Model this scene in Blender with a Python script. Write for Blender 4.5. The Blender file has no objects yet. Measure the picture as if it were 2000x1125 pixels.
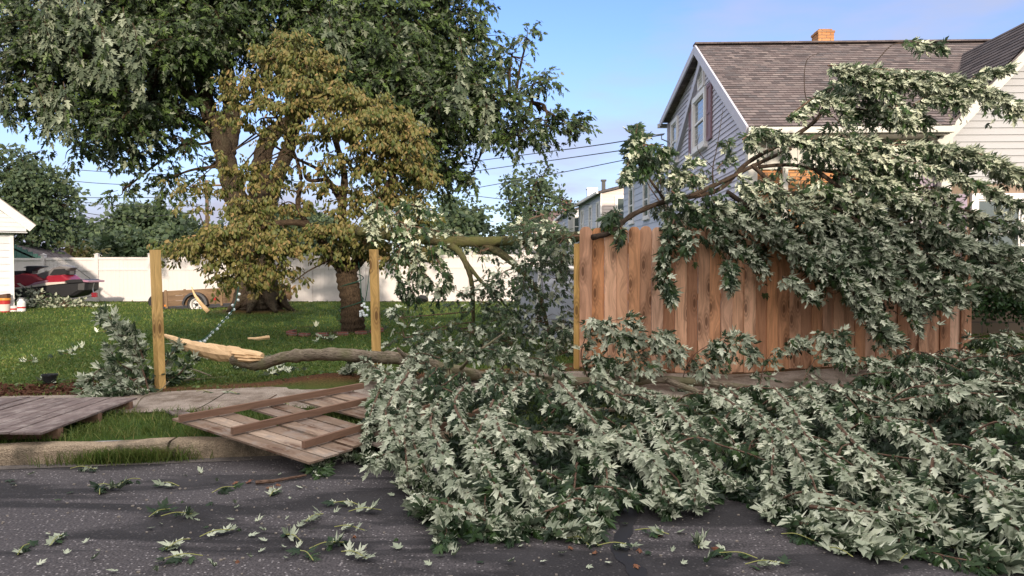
import bpy, math, random
import numpy as np
from mathutils import Vector
R = math.radians
rng = np.random.default_rng(7)
random.seed(7)
SC = bpy.context.scene
COL = SC.collection

# ---------------------------------------------------------------- camera
F = 1444.0; EYE = 1.65; PITCH = math.atan((562.5-530)/F)
cd = bpy.data.cameras.new('camera'); cam = bpy.data.objects.new('camera', cd); COL.objects.link(cam)
cd.sensor_width = 36; cd.lens = 36*F/2000; cd.clip_start = .05; cd.clip_end = 2000
cam.location = (0, 0, EYE); cam.rotation_euler = (R(90)-PITCH, 0, 0)
SC.camera = cam

# ---------------------------------------------------------------- sky, sun, exposure
SUN_EL, SUN_AZ = 15.0, 14.0          # low sun behind the photographer, a little to the right
w = bpy.data.worlds.new('World'); SC.world = w; w.use_nodes = True
nt = w.node_tree; nt.nodes.clear()
out = nt.nodes.new('ShaderNodeOutputWorld'); bg = nt.nodes.new('ShaderNodeBackground')
sky = nt.nodes.new('ShaderNodeTexSky'); sky.sky_type = 'NISHITA'; sky.sun_disc = False
sky.sun_elevation = R(SUN_EL); sky.sun_rotation = R(180-SUN_AZ)
sky.air_density = 1.0; sky.dust_density = 0.15; sky.ozone_density = 1.5
bg.inputs['Strength'].default_value = 0.12
tc = nt.nodes.new('ShaderNodeTexCoord'); mp = nt.nodes.new('ShaderNodeMapping'); mp.inputs['Scale'].default_value = (1.0, 1.0, 3.6)
nz = nt.nodes.new('ShaderNodeTexNoise'); nz.inputs['Scale'].default_value = 2.6; nz.inputs['Detail'].default_value = 7; nz.inputs['Roughness'].default_value = .55
cr = nt.nodes.new('ShaderNodeValToRGB'); cr.color_ramp.elements[0].position = .46; cr.color_ramp.elements[0].color = (0,0,0,1)
cr.color_ramp.elements[1].position = .74; cr.color_ramp.elements[1].color = (.8,.8,.8,1)
sx = nt.nodes.new('ShaderNodeSeparateXYZ'); mr = nt.nodes.new('ShaderNodeMapRange')
mr.inputs['From Min'].default_value = .0; mr.inputs['From Max'].default_value = .30; mr.inputs['To Min'].default_value = 1.5; mr.inputs['To Max'].default_value = 0.0
add = nt.nodes.new('ShaderNodeMath'); add.operation = 'ADD'; add.use_clamp = True
n2 = nt.nodes.new('ShaderNodeTexNoise'); n2.inputs['Scale'].default_value = 3.0; n2.inputs['Detail'].default_value = 5
mul = nt.nodes.new('ShaderNodeMath'); mul.operation = 'MULTIPLY'
mixs = nt.nodes.new('ShaderNodeMix'); mixs.data_type = 'RGBA'; mixs.inputs['B'].default_value = (1.95, 2.0, 2.55, 1)
L = nt.links.new
tint = nt.nodes.new('ShaderNodeMix'); tint.data_type = 'RGBA'; tint.blend_type = 'MULTIPLY'; tint.inputs['Factor'].default_value = 1
tint.inputs['B'].default_value = (.55, .62, .87, 1)
L(tc.outputs['Generated'], mp.inputs['Vector']); L(mp.outputs['Vector'], nz.inputs['Vector']); L(mp.outputs['Vector'], n2.inputs['Vector'])
L(nz.outputs['Fac'], cr.inputs['Fac']); L(tc.outputs['Generated'], sx.inputs[0]); L(sx.outputs['Z'], mr.inputs['Value'])
L(n2.outputs['Fac'], mul.inputs[0]); L(mr.outputs['Result'], mul.inputs[1])
L(cr.outputs['Color'], add.inputs[0]); L(mul.outputs[0], add.inputs[1])
L(sky.outputs[0], tint.inputs['A']); L(tint.outputs['Result'], mixs.inputs['A']); L(add.outputs[0], mixs.inputs['Factor'])
# unseen bright white sky, added overhead and behind the camera as neutral fill light
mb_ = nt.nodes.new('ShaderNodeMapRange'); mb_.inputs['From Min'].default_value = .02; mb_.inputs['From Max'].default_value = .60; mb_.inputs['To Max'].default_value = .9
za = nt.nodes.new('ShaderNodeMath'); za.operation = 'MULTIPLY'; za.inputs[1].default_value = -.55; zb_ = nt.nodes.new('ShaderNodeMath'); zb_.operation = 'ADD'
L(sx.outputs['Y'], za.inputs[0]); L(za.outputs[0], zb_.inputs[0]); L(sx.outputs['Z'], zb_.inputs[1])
sky_fill = nt.nodes.new('ShaderNodeMix'); sky_fill.data_type = 'RGBA'; sky_fill.inputs['B'].default_value = (6.6, 6.3, 6.1, 1)
L(zb_.outputs[0], mb_.inputs['Value']); L(mb_.outputs['Result'], sky_fill.inputs['Factor']); L(mixs.outputs['Result'], sky_fill.inputs['A'])
L(sky_fill.outputs['Result'], bg.inputs['Color']); L(bg.outputs[0], out.inputs[0])
sd = bpy.data.lights.new('sun', 'SUN'); sun = bpy.data.objects.new('sun', sd); COL.objects.link(sun)
sd.energy = 2.0; sd.angle = R(1.5); sd.color = (1.0, .86, .70)
sv = Vector((math.sin(R(SUN_AZ))*math.cos(R(SUN_EL)), -math.cos(R(SUN_AZ))*math.cos(R(SUN_EL)), math.sin(R(SUN_EL))))
sun.rotation_euler = (-sv).to_track_quat('-Z', 'Y').to_euler()
SC.view_settings.view_transform = 'Standard'; SC.view_settings.look = 'None'
SC.view_settings.exposure = 1.36; SC.view_settings.gamma = 1

# ---------------------------------------------------------------- measuring helpers
CP, SP = math.cos(PITCH), math.sin(PITCH)
def at(px, py, Y):
    """point of the place that stands Y metres ahead, read off the photograph"""
    u = (px-1000)/F; v = -(py-562.5)/F
    fy = CP+SP*v; fz = -SP+CP*v
    s = Y/fy
    return np.array((u*s, Y, EYE+fz*s))
def onz(px, py, z=0.0):
    u = (px-1000)/F; v = -(py-562.5)/F
    fy = CP+SP*v; fz = -SP+CP*v
    s = (z-EYE)/fz
    return np.array((u*s, fy*s, z))
def sm(t): t = np.clip(t, 0, 1); return t*t*(3-2*t)
KS = .157
def kerb(X): return 6.91+KS*X
def rise(X): return np.interp(X, [-9,-4.4,-2,.86,2.9,6.7,12], [.02,.03,.12,.22,.10,.26,.36])
def ground(X, Y):
    X = np.asarray(X, float); Y = np.asarray(Y, float); d = Y-kerb(X)
    a = .15+rise(X)*sm((d-1.5)/1.6)
    far = sm((d-2.7)/(26-kerb(X)*.0-7))
    z = a*(1-far)+.50*far
    z = z+.02*np.sin(X*1.3)*np.sin(Y*.9)*sm((d-2.8)/2)
    z = np.where(d < -9.15, .15, z)
    return np.where((d < 0) & (d > -9.1), 0.0, z)
def gz(X, Y): return float(ground(X, Y))

# ---------------------------------------------------------------- objects, tags
def tag(o, label=None, cat=None, group=None, kind=None):
    if label: o['label'] = label
    if cat: o['category'] = cat
    if group: o['group'] = group
    if kind: o['kind'] = kind
    return o
def thing(name, label, cat, loc=(0,0,0), group=None, rz=0):
    o = bpy.data.objects.new(name, None); COL.objects.link(o); o.empty_display_size = .1
    o.location = tuple(float(c) for c in loc); o.rotation_euler = (0,0,rz)
    return tag(o, label, cat, group)
def place(ob, parent):
    """parent without moving: mesh data are written in world coordinates"""
    if parent is not None:
        ob.parent = parent
        loc = Vector((0,0,0)); q = parent
        ch = []
        while q is not None: ch.append(q); q = q.parent
        for q in ch: loc += q.location
        ob.location = Vector((0,0,0))
        ob.data.transform(__import__('mathutils').Matrix.Translation(-loc))
    return ob
class MB:
    """collects faces; build() links them as ONE mesh object"""
    def __init__(s): s.v=[]; s.f=[]; s.uv=[]; s.r=[]; s.m=[]
    def face(s, pts, uv=None, r=0., m=0):
        b=len(s.v); s.v.extend([tuple(float(c) for c in p) for p in pts]); s.f.append(tuple(range(b,b+len(pts))))
        s.uv.append(uv if uv is not None else [(0,0)]*len(pts)); s.r.append(r); s.m.append(m)
    def obox(s, c, ax, ay, az, r=None, m=0):
        """oriented box: centre, three half-axis vectors; uv metres along az (v) and around (u)"""
        c,ax,ay,az=[np.array(q,float) for q in (c,ax,ay,az)]
        if r is None: r=random.random()
        lx,ly,lz=[np.linalg.norm(q) for q in (ax,ay,az)]
        for (n,a,b,la,lb) in ((ax,ay,az,ly,lz),(-ax,-ay,az,ly,lz),(ay,-ax,az,lx,lz),(-ay,ax,az,lx,lz),(az,ax,ay,lx,ly),(-az,-ax,ay,lx,ly)):
            P=[c+n-a-b,c+n+a-b,c+n+a+b,c+n-a+b]
            s.face(P,[(-la,-lb),(la,-lb),(la,lb),(-la,lb)],r,m)
    def box(s, x0,x1,y0,y1,z0,z1, r=None, m=0, long='z'):
        c=((x0+x1)/2,(y0+y1)/2,(z0+z1)/2); X=((x1-x0)/2,0,0); Y=(0,(y1-y0)/2,0); Z=(0,0,(z1-z0)/2)
        if long=='z': s.obox(c,X,Y,Z,r,m)
        elif long=='x': s.obox(c,Y,Z,X,r,m)
        else: s.obox(c,Z,X,Y,r,m)
    def tube(s, pts, rad, n=6, r=None, cap=True, m=0, wob=0.):
        pts=np.array(pts,float); k=len(pts)
        rad=np.full(k,rad,float) if np.isscalar(rad) else np.array(rad,float)
        if r is None: r=random.random()
        t=np.gradient(pts,axis=0); t/=np.linalg.norm(t,axis=1)[:,None]+1e-9
        ref=np.array((0,0,1.)) if abs(t[0][2])<.9 else np.array((1.,0,0))
        a=np.cross(t,ref); a/=np.linalg.norm(a,axis=1)[:,None]+1e-9; b=np.cross(t,a)
        th=np.arange(n)*2*math.pi/n
        ring=pts[:,None,:]+rad[:,None,None]*(np.cos(th)[None,:,None]*a[:,None,:]+np.sin(th)[None,:,None]*b[:,None,:])*(1+wob*rng.uniform(-1,1,(k,n,1)))
        b0=len(s.v); s.v.extend(map(tuple,ring.reshape(-1,3).tolist()))
        L_=np.concatenate([[0],np.cumsum(np.linalg.norm(np.diff(pts,axis=0),axis=1))])
        for i in range(k-1):
            for j in range(n):
                j2=(j+1)%n
                s.f.append((b0+i*n+j,b0+i*n+j2,b0+(i+1)*n+j2,b0+(i+1)*n+j))
                u0=j/n*6.28*rad[i]; u1=(j+1)/n*6.28*rad[i]
                s.uv.append([(u0,L_[i]),(u1,L_[i]),(u1,L_[i+1]),(u0,L_[i+1])]); s.r.append(r); s.m.append(m)
        if cap:
            for e,q in ((0,range(n-1,-1,-1)),((k-1),range(n))):
                s.f.append(tuple(b0+e*n+j for j in q)); s.uv.append([(0,0)]*n); s.r.append(r); s.m.append(m)
    def lathe(s, c, prof, n=24, axis=(0,0,1), r=0., m=0):
        """prof: list of (radius, height) along axis"""
        c=np.array(c,float); ax=np.array(axis,float); ax/=np.linalg.norm(ax)
        ref=np.array((1.,0,0)) if abs(ax[0])<.8 else np.array((0,1.,0))
        a=np.cross(ax,ref); a/=np.linalg.norm(a); b=np.cross(ax,a)
        P=[[c+ax*h+ra*(math.cos(t)*a+math.sin(t)*b) for t in np.arange(n)*2*math.pi/n] for ra,h in prof]
        for i in range(len(prof)-1):
            for j in range(n):
                q=(j+1)%n; s.face([P[i][j],P[i][q],P[i+1][q],P[i+1][j]],None,r,m)
    def build(s, name, mat, parent=None, smooth=False):
        me=bpy.data.meshes.new(name); me.from_pydata(s.v,[],s.f)
        ul=me.uv_layers.new(name='UVMap')
        flat=[c for u in s.uv for p in u for c in p]; ul.data.foreach_set('uv',flat)
        a=me.attributes.new('rnd','FLOAT','FACE'); a.data.foreach_set('value',s.r)
        mats=mat if isinstance(mat,(list,tuple)) else [mat]
        for q in mats: me.materials.append(q)
        me.polygons.foreach_set('material_index',s.m)
        if smooth: me.polygons.foreach_set('use_smooth',[True]*len(s.f))
        me.update(); ob=bpy.data.objects.new(name,me); COL.objects.link(ob)
        return place(ob,parent)
def curve_pts(P, n=8):
    """Catmull-Rom through the points"""
    P=[np.array(p,float) for p in P]
    if len(P)<3: return np.array([P[0]+(P[1]-P[0])*t for t in np.linspace(0,1,n)])
    Q=[2*P[0]-P[1]]+P+[2*P[-1]-P[-2]]; o=[]
    for i in range(1,len(Q)-2):
        p0,p1,p2,p3=Q[i-1:i+3]
        for t in np.linspace(0,1,n,endpoint=False):
            o.append(.5*((2*p1)+(-p0+p2)*t+(2*p0-5*p1+4*p2-p3)*t*t+(-p0+3*p1-3*p2+p3)*t**3))
    o.append(P[-1]); return np.array(o)

# ---------------------------------------------------------------- materials
class NT:
    def __init__(s,name):
        s.m=bpy.data.materials.new(name); s.m.use_nodes=True; s.t=s.m.node_tree; s.t.nodes.clear()
        s.o=s.n('ShaderNodeOutputMaterial'); s.p=s.n('ShaderNodeBsdfPrincipled'); s.l(s.p.outputs[0],s.o.inputs[0])
    def n(s,k,**kw):
        x=s.t.nodes.new(k)
        for a,b in kw.items(): setattr(x,a,b)
        return x
    def l(s,a,b): s.t.links.new(a,b)
    def mapping(s,src,scale):
        m=s.n('ShaderNodeMapping'); m.inputs['Scale'].default_value=scale; s.l(src,m.inputs['Vector']); return m.outputs[0]
    def noise(s,vec,scale,detail=4,rough=.55,dist=0):
        x=s.n('ShaderNodeTexNoise'); x.inputs['Scale'].default_value=scale; x.inputs['Detail'].default_value=detail
        x.inputs['Roughness'].default_value=rough; x.inputs['Distortion'].default_value=dist
        if vec is not None: s.l(vec,x.inputs['Vector'])
        return x.outputs['Fac']
    def ramp(s,fac,stops,interp='LINEAR'):
        x=s.n('ShaderNodeValToRGB'); x.color_ramp.interpolation=interp; e=x.color_ramp.elements
        while len(e)<len(stops): e.new(.5)
        for i,(p,c) in enumerate(stops):
            e[i].position=p; e[i].color=(c,c,c,1) if np.isscalar(c) else (*c,1)
        s.l(fac,x.inputs[0]); return x.outputs[0]
    def mix(s,f,a,b,mode='MIX'):
        x=s.n('ShaderNodeMix'); x.data_type='RGBA'; x.blend_type=mode
        for k,v in (('Factor',f),('A',a),('B',b)):
            if isinstance(v,bpy.types.NodeSocket): s.l(v,x.inputs[k])
            elif k=='Factor': x.inputs[k].default_value=v
            else: x.inputs[k].default_value=(*v,1)
        return x.outputs['Result']
    def math(s,op,a,b=None,clamp=False):
        x=s.n('ShaderNodeMath'); x.operation=op; x.use_clamp=clamp
        for i,v in enumerate((a,b)):
            if v is None: continue
            if isinstance(v,bpy.types.NodeSocket): s.l(v,x.inputs[i])
            else: x.inputs[i].default_value=v
        return x.outputs[0]
    def bump(s,h,dist=.01,st=1.):
        x=s.n('ShaderNodeBump'); x.inputs['Distance'].default_value=dist; x.inputs['Strength'].default_value=st
        s.l(h,x.inputs['Height']); s.l(x.outputs[0],s.p.inputs['Normal']); return x
    def obj(s): return s.n('ShaderNodeTexCoord').outputs['Object']
    def uvn(s): return s.n('ShaderNodeTexCoord').outputs['UV']
    def attr(s,name='rnd'): return s.n('ShaderNodeAttribute',attribute_name=name).outputs['Fac']
    def done(s,col=None,rough=.8,spec=.3,metal=0):
        if col is not None:
            if isinstance(col,bpy.types.NodeSocket): s.l(col,s.p.inputs['Base Color'])
            else: s.p.inputs['Base Color'].default_value=(*col,1)
        if isinstance(rough,bpy.types.NodeSocket): s.l(rough,s.p.inputs['Roughness'])
        else: s.p.inputs['Roughness'].default_value=rough
        s.p.inputs['Specular IOR Level'].default_value=spec; s.p.inputs['Metallic'].default_value=metal
        return s.m
def plain(name,col,rough=.6,spec=.4,metal=0,var=.12,scale=6,bump=0):
    q=NT(name); n=q.noise(q.obj(),scale,5)
    c=q.mix(n,tuple(x*(1-var*1.6) for x in col),tuple(min(1,x*(1+var)) for x in col))
    if bump: q.bump(q.noise(q.obj(),scale*12,3),bump)
    return q.done(c,rough,spec,metal)
M={}
def mk_asphalt():
    q=NT('asphalt'); o=q.obj()
    sp=q.noise(o,70,2,.6); big=q.noise(o,1.1,5,.6,.4); mid=q.noise(o,9,4)
    v=q.n('ShaderNodeTexVoronoi'); v.inputs['Scale'].default_value=50; q.l(o,v.inputs['Vector'])
    st=q.math('MULTIPLY',q.ramp(v.outputs['Distance'],[(.22,1.),(.42,0.)]),q.ramp(v.outputs['Color'],[(.58,0.),(.9,1.)]))
    base=q.mix(q.ramp(sp,[(.3,0.),(.7,1.)]),(.020,.018,.019),(.112,.098,.100)); base=q.mix(q.math('MULTIPLY',st,.65),base,(.58,.53,.52))
    # dark damp streaks lying slantwise over the lane
    m2=q.n('ShaderNodeMapping'); m2.inputs['Rotation'].default_value=(0,0,R(-22)); m2.inputs['Scale'].default_value=(.42,1.9,1); q.l(o,m2.inputs['Vector'])
    st2=q.ramp(q.noise(m2.outputs[0],.85,5,.6,.9),[(.46,0.),(.53,.95)])
    base=q.mix(q.math('MULTIPLY',st2,.85),base,(.012,.011,.012)); base=q.mix(q.math('MULTIPLY',q.ramp(big,[(.5,0.),(.75,1.)]),.35),base,(.11,.10,.105))
    q.bump(q.math('ADD',sp,q.math('MULTIPLY',st,.6)),.006,.8)
    return q.done(base,.85,.3)
M['asphalt']=mk_asphalt()
def mk_concrete(name,c0,c1,agg=.5,stain=(.10,.085,.06)):
    q=NT(name); o=q.obj(); a=q.noise(o,110,2,.6); b=q.noise(o,3,6,.65)
    v=q.n('ShaderNodeTexVoronoi'); v.inputs['Scale'].default_value=75; q.l(o,v.inputs['Vector'])
    c=q.mix(q.ramp(a,[(.35,0.),(.65,1.)]),c0,c1); c=q.mix(q.math('MULTIPLY',v.outputs['Color'],agg*.6),c,tuple(min(1,x*1.5) for x in c1))
    c=q.mix(q.ramp(b,[(.42,0.),(.62,.85)]),c,stain); q.bump(q.math('ADD',a,v.outputs['Distance']),.01,.9)
    return q.done(c,.9,.2)
M['kerb']=mk_concrete('kerb_concrete',(.19,.14,.09),(.45,.35,.245),.6)
M['sidewalk']=mk_concrete('sidewalk_concrete',(.19,.155,.13),(.42,.35,.29),.5,(.15,.11,.08))
M['gutter']=mk_concrete('gutter_concrete',(.12,.105,.095),(.20,.175,.16),.3,(.07,.06,.055))
def mk_soil():
    q=NT('lawn_soil'); o=q.obj(); a=q.noise(o,40,4,.7); g=q.noise(o,2.2,4,.6); d=q.attr('dirt')
    grass=q.mix(a,(.020,.045,.010),(.085,.15,.030)); grass=q.mix(q.ramp(g,[(.45,0.),(.7,.6)]),grass,(.075,.10,.022))
    dirt=q.mix(q.ramp(a,[(.3,0.),(.7,1.)]),(.035,.016,.009),(.20,.10,.05))
    c=q.mix(d,grass,dirt); q.bump(a,.03,1.); return q.done(c,.95,.1)
M['soil']=mk_soil()
def mk_grass(name,c0,c1,c2):
    q=NT(name); r=q.attr('rnd'); g=q.n('ShaderNodeNewGeometry').outputs['Position']; n=q.noise(g,.8,4,.6)
    n2=q.noise(g,3.5,4,.65); c=q.ramp(r,[(0.,c0),(.55,c1),(.90,c2),(1.,(.38,.30,.12))]); c=q.mix(q.ramp(n,[(.4,0.),(.65,.6)]),c,tuple(x*.45 for x in c1)); c=q.mix(q.ramp(n2,[(.5,0.),(.68,.6)]),c,(.17,.17,.05))
    q.done(c,.6,.25); tr=q.n('ShaderNodeBsdfTranslucent'); q.l(c,tr.inputs[0]); ms=q.n('ShaderNodeMixShader'); ms.inputs[0].default_value=.3
    q.l(q.p.outputs[0],ms.inputs[1]); q.l(tr.outputs[0],ms.inputs[2]); q.l(ms.outputs[0],q.o.inputs[0]); return q.m
M['grass']=mk_grass('grass_blades',(.045,.085,.016),(.115,.18,.034),(.22,.27,.065))
def mk_leaf(name,front,back,trans=.25,rough=.5,spec=.35):
    """front/back: three colours each, spread by the per-leaf number"""
    q=NT(name); r=q.attr('rnd'); bf=q.n('ShaderNodeNewGeometry').outputs['Backfacing']
    a=q.ramp(r,[(0.,front[0]),(.5,front[1]),(1.,front[2])]); b=q.ramp(r,[(0.,back[0]),(.5,back[1]),(1.,back[2])])
    c=q.mix(bf,a,b); ro=q.math('ADD',q.math('MULTIPLY',bf,.22),rough); q.done(c,ro,spec)
    tr=q.n('ShaderNodeBsdfTranslucent'); q.l(q.mix(.5,a,b),tr.inputs[0]); ms=q.n('ShaderNodeMixShader'); ms.inputs[0].default_value=trans
    q.l(q.p.outputs[0],ms.inputs[1]); q.l(tr.outputs[0],ms.inputs[2]); q.l(ms.outputs[0],q.o.inputs[0]); return q.m
SILV=[(.20,.24,.155),(.50,.54,.40),(.82,.83,.65)]
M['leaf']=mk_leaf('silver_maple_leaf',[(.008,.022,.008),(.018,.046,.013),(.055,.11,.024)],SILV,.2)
M['leaf_far']=mk_leaf('maple_crown_leaf',[(.010,.022,.006),(.030,.056,.012),(.090,.145,.026)],[(.035,.055,.03),(.10,.125,.075),(.31,.34,.24)],.18)
M['dogleaf']=mk_leaf('dogwood_leaf',[(.045,.075,.016),(.12,.13,.032),(.20,.15,.055)],[(.08,.10,.025),(.19,.16,.05),(.31,.20,.09)],.25)
M['bgleaf']=mk_leaf('distant_leaf',[(.022,.042,.022),(.050,.080,.038),(.095,.135,.055)],[(.035,.06,.03),(.08,.11,.055),(.13,.165,.08)],.2)
M['bushleaf']=mk_leaf('bush_leaf',[(.012,.03,.010),(.02,.055,.014),(.045,.10,.022)],[(.02,.05,.018),(.035,.08,.025),(.06,.12,.03)],.15)
M['brownleaf']=mk_leaf('dry_leaf',[(.14,.05,.025),(.22,.09,.04),(.22,.13,.07)],[(.18,.08,.04),(.24,.12,.06),(.24,.16,.09)],.1)
M['weed']=mk_leaf('clover_leaf',[(.03,.07,.015),(.07,.13,.03),(.14,.19,.05)],[(.05,.08,.03),(.09,.14,.05),(.15,.19,.08)],.2)
def mk_bark(name,c0,c1,moss=None,scale=1.,bd=.02):
    q=NT(name); o=q.mapping(q.uvn(),(14*scale,2.6*scale,1)); ob=q.obj(); n=q.noise(o,2.2,6,.65,.8); m=q.noise(ob,3.5,4,.6)
    c=q.mix(q.ramp(n,[(.36,0.),(.62,1.)]),c0,c1)
    if moss: c=q.mix(q.ramp(m,[(.42,0.),(.62,.75)]),c,moss)
    q.bump(q.math('ADD',n,q.math('MULTIPLY',q.noise(ob,30,3),.5)),bd,1.); return q.done(c,.95,.1)
M['bark']=mk_bark('maple_bark',(.014,.010,.008),(.115,.082,.058),(.09,.075,.05),1.2,.08)
M['dogbark']=mk_bark('dogwood_bark',(.02,.014,.010),(.10,.07,.045),None,1.6,.03)
M['limbbark']=mk_bark('limb_bark',(.075,.058,.043),(.30,.245,.18),(.16,.155,.08),2,.014)
M['boughbark']=mk_bark('bough_bark',(.022,.016,.012),(.085,.062,.046),None,2,.008)
M['mossbark']=mk_bark('mossy_bark',(.03,.028,.015),(.11,.095,.05),(.085,.09,.03),2,.015)
M['twig']=mk_bark('twig_bark',(.06,.036,.026),(.19,.12,.085),None,4,.002)
M['greenstem']=plain('leaf_stalk',(.30,.30,.09),.5,.3)
def mk_wood(name,cols,grain=.45,knots=True,rough=.7,wear=None):
    """grain runs along v of the board uv; each board has its own number"""
    q=NT(name); r=q.attr('rnd'); uv=q.uvn()
    cx=q.n('ShaderNodeCombineXYZ'); q.l(q.math('MULTIPLY',r,37.),cx.inputs[0]); q.l(q.math('MULTIPLY',r,91.),cx.inputs[1])
    va=q.n('ShaderNodeVectorMath'); va.operation='ADD'; q.l(uv,va.inputs[0]); q.l(cx.outputs[0],va.inputs[1]); p=va.outputs[0]
    vk=q.n('ShaderNodeTexVoronoi',voronoi_dimensions='2D'); vk.inputs['Scale'].default_value=1.0; q.l(q.mapping(p,(5.2,1.7,1)),vk.inputs['Vector'])
    kd=vk.outputs['Distance']
    warp=q.n('ShaderNodeVectorMath'); warp.operation='ADD'; c2=q.n('ShaderNodeCombineXYZ'); q.l(q.math('MULTIPLY',q.ramp(kd,[(0.,1.),(.5,0.)]),.09),c2.inputs[0])
    q.l(p,warp.inputs[0]); q.l(c2.outputs[0],warp.inputs[1])
    g=q.noise(q.mapping(warp.outputs[0],(30,1.1,1)),2.0,6,.6,.6); g2=q.noise(q.mapping(warp.outputs[0],(5,.5,1)),2.,4,.6,1.2)
    c=q.ramp(r,[(i/(len(cols)-1),k) for i,k in enumerate(cols)])
    c=q.mix(q.math('MULTIPLY',q.ramp(g,[(.35,1.),(.6,0.)]),grain),c,tuple(x*.45 for x in cols[0]),'MIX')
    c=q.mix(q.ramp(g2,[(.38,.45),(.55,0.)]),c,tuple(x*.6 for x in cols[0]))
    if knots:
        ring=q.ramp(kd,[(.0,1.),(.09,1.),(.13,.2),(.18,.75),(.23,.15),(.28,.4),(.36,0.)]); pick=q.ramp(vk.outputs['Color'],[(.58,1.),(.64,0.)])
        c=q.mix(q.math('MULTIPLY',q.math('MULTIPLY',ring,pick),.75),c,(.075,.028,.012))
    if wear: c=q.mix(q.ramp(q.noise(q.obj(),7,5,.7),[(.50,0.),(.68,.8)]),c,wear)
    q.bump(g,.003,.7); return q.done(c,rough,.25)
M['fencewood']=mk_wood('cedar_board',[(.32,.155,.08),(.68,.37,.23),(.84,.54,.38),(.74,.37,.19),(.42,.20,.11),(.84,.49,.31),(.70,.30,.12)],.27)
M['postwood']=mk_wood('new_pine_post',[(.62,.36,.11),(.80,.52,.20)],.45)
M['oldwood']=mk_wood('weathered_board',[(.10,.07,.062),(.20,.15,.135),(.26,.20,.18),(.15,.11,.10)],.45,False,.8,(.34,.29,.26))
M['panelwood']=mk_wood('worn_board',[(.22,.15,.105),(.36,.26,.19),(.48,.36,.27),(.27,.20,.16)],.42,True,.8,(.26,.22,.19))
M['railwood']=mk_wood('rail_board',[(.20,.115,.075),(.28,.165,.11)],.4,False,.8)
M['rawwood']=mk_wood('split_wood',[(.74,.47,.24),(.80,.55,.31)],.16,False,.7)
M['trailerwood']=mk_wood('trailer_plank',[(.16,.10,.06),(.26,.17,.10),(.21,.13,.08)],.5,False)
M['vinyl']=plain('white_vinyl',(.66,.62,.61),.5,.4,0,.05,1.2)
M['trim']=plain('white_trim',(.72,.70,.68),.5,.4,0,.06,3)
M['cream']=plain('cream_trim',(.52,.50,.45),.5,.4,0,.06,3)
M['sidingblue']=plain('lilac_grey_siding',(.50,.49,.56),.55,.4,0,.05,2)
M['sidinggrey']=plain('pale_grey_siding',(.37,.37,.38),.55,.4,0,.05,2)
M['sidingwhite']=plain('white_siding',(.60,.60,.62),.6,.4,0,.05,2)
M['sidingpink']=plain('pale_pink_siding',(.66,.56,.52),.6,.3,0,.05,2)
M['sidingslateshade']=plain('slate_and_shade_siding',(.48,.51,.60),.6,.3,0,.05,2)  # slate paint; on the row houses, blue shade put into the side walls
M['shutter']=plain('dusty_mauve_shutter',(.24,.15,.17),.6,.3)
M['shutterl']=plain('lilac_shutter',(.30,.24,.31),.6,.3)
M['green']=plain('green_shed_wall',(.04,.10,.085),.7,.3)
M['black']=plain('black_plastic',(.02,.02,.022),.5,.4,0,.3,20)
M['darkmetal']=plain('dark_metal',(.06,.06,.065),.45,.5,.5)
M['galv']=plain('galvanised_steel',(.42,.44,.46),.4,.5,.8)
def mk_glass():
    q=NT('window_glass'); n=q.noise(q.obj(),2.5,3); c=q.mix(n,(.035,.05,.05),(.11,.14,.14)); q.done(c,.08,.8); return q.m
M['glass']=mk_glass()
def mk_shingle(name,cols,bh=.14,bw=.32):
    q=NT(name); r=q.attr('rnd'); uv=q.uvn()
    b=q.n('ShaderNodeTexBrick'); b.offset=.5; b.inputs['Scale'].default_value=1; b.inputs['Brick Width'].default_value=bw; b.inputs['Row Height'].default_value=bh
    b.inputs['Mortar Size'].default_value=.004; b.inputs['Bias'].default_value=0; q.l(uv,b.inputs['Vector'])
    b.inputs['Color1'].default_value=(0,0,0,1); b.inputs['Color2'].default_value=(1,1,1,1); b.inputs['Mortar'].default_value=(.5,.5,.5,1)
    c=q.ramp(b.outputs['Color'],[(i/(len(cols)-1),k) for i,k in enumerate(cols)])
    c=q.mix(b.outputs['Fac'],c,tuple(x*.35 for x in cols[0])); n=q.noise(q.obj(),1.3,5,.6); g=q.noise(q.obj(),180,2)
    c=q.mix(q.ramp(n,[(.4,0.),(.7,.35)]),c,tuple(x*.7 for x in cols[1])); c=q.mix(q.math('MULTIPLY',g,.35),c,tuple(min(1,x*1.5) for x in cols[1]))
    q.bump(g,.004,.5); return q.done(c,.95,.1)
M['shingle']=mk_shingle('asphalt_shingle',[(.05,.046,.05),(.14,.112,.11),(.20,.165,.16),(.085,.082,.088),(.26,.215,.20)],.14,.17)
M['darkroof']=mk_shingle('dark_shingle',[(.05,.046,.05),(.10,.085,.085),(.14,.12,.12),(.075,.07,.075)])
M['greyroof']=mk_shingle('grey_shingle',[(.26,.24,.22),(.32,.30,.28),(.29,.27,.25)])
M['redroof']=plain('red_roof',(.42,.09,.04),.7,.2)
M['brownroof']=plain('brown_roof',(.17,.12,.11),.8,.2)
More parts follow.
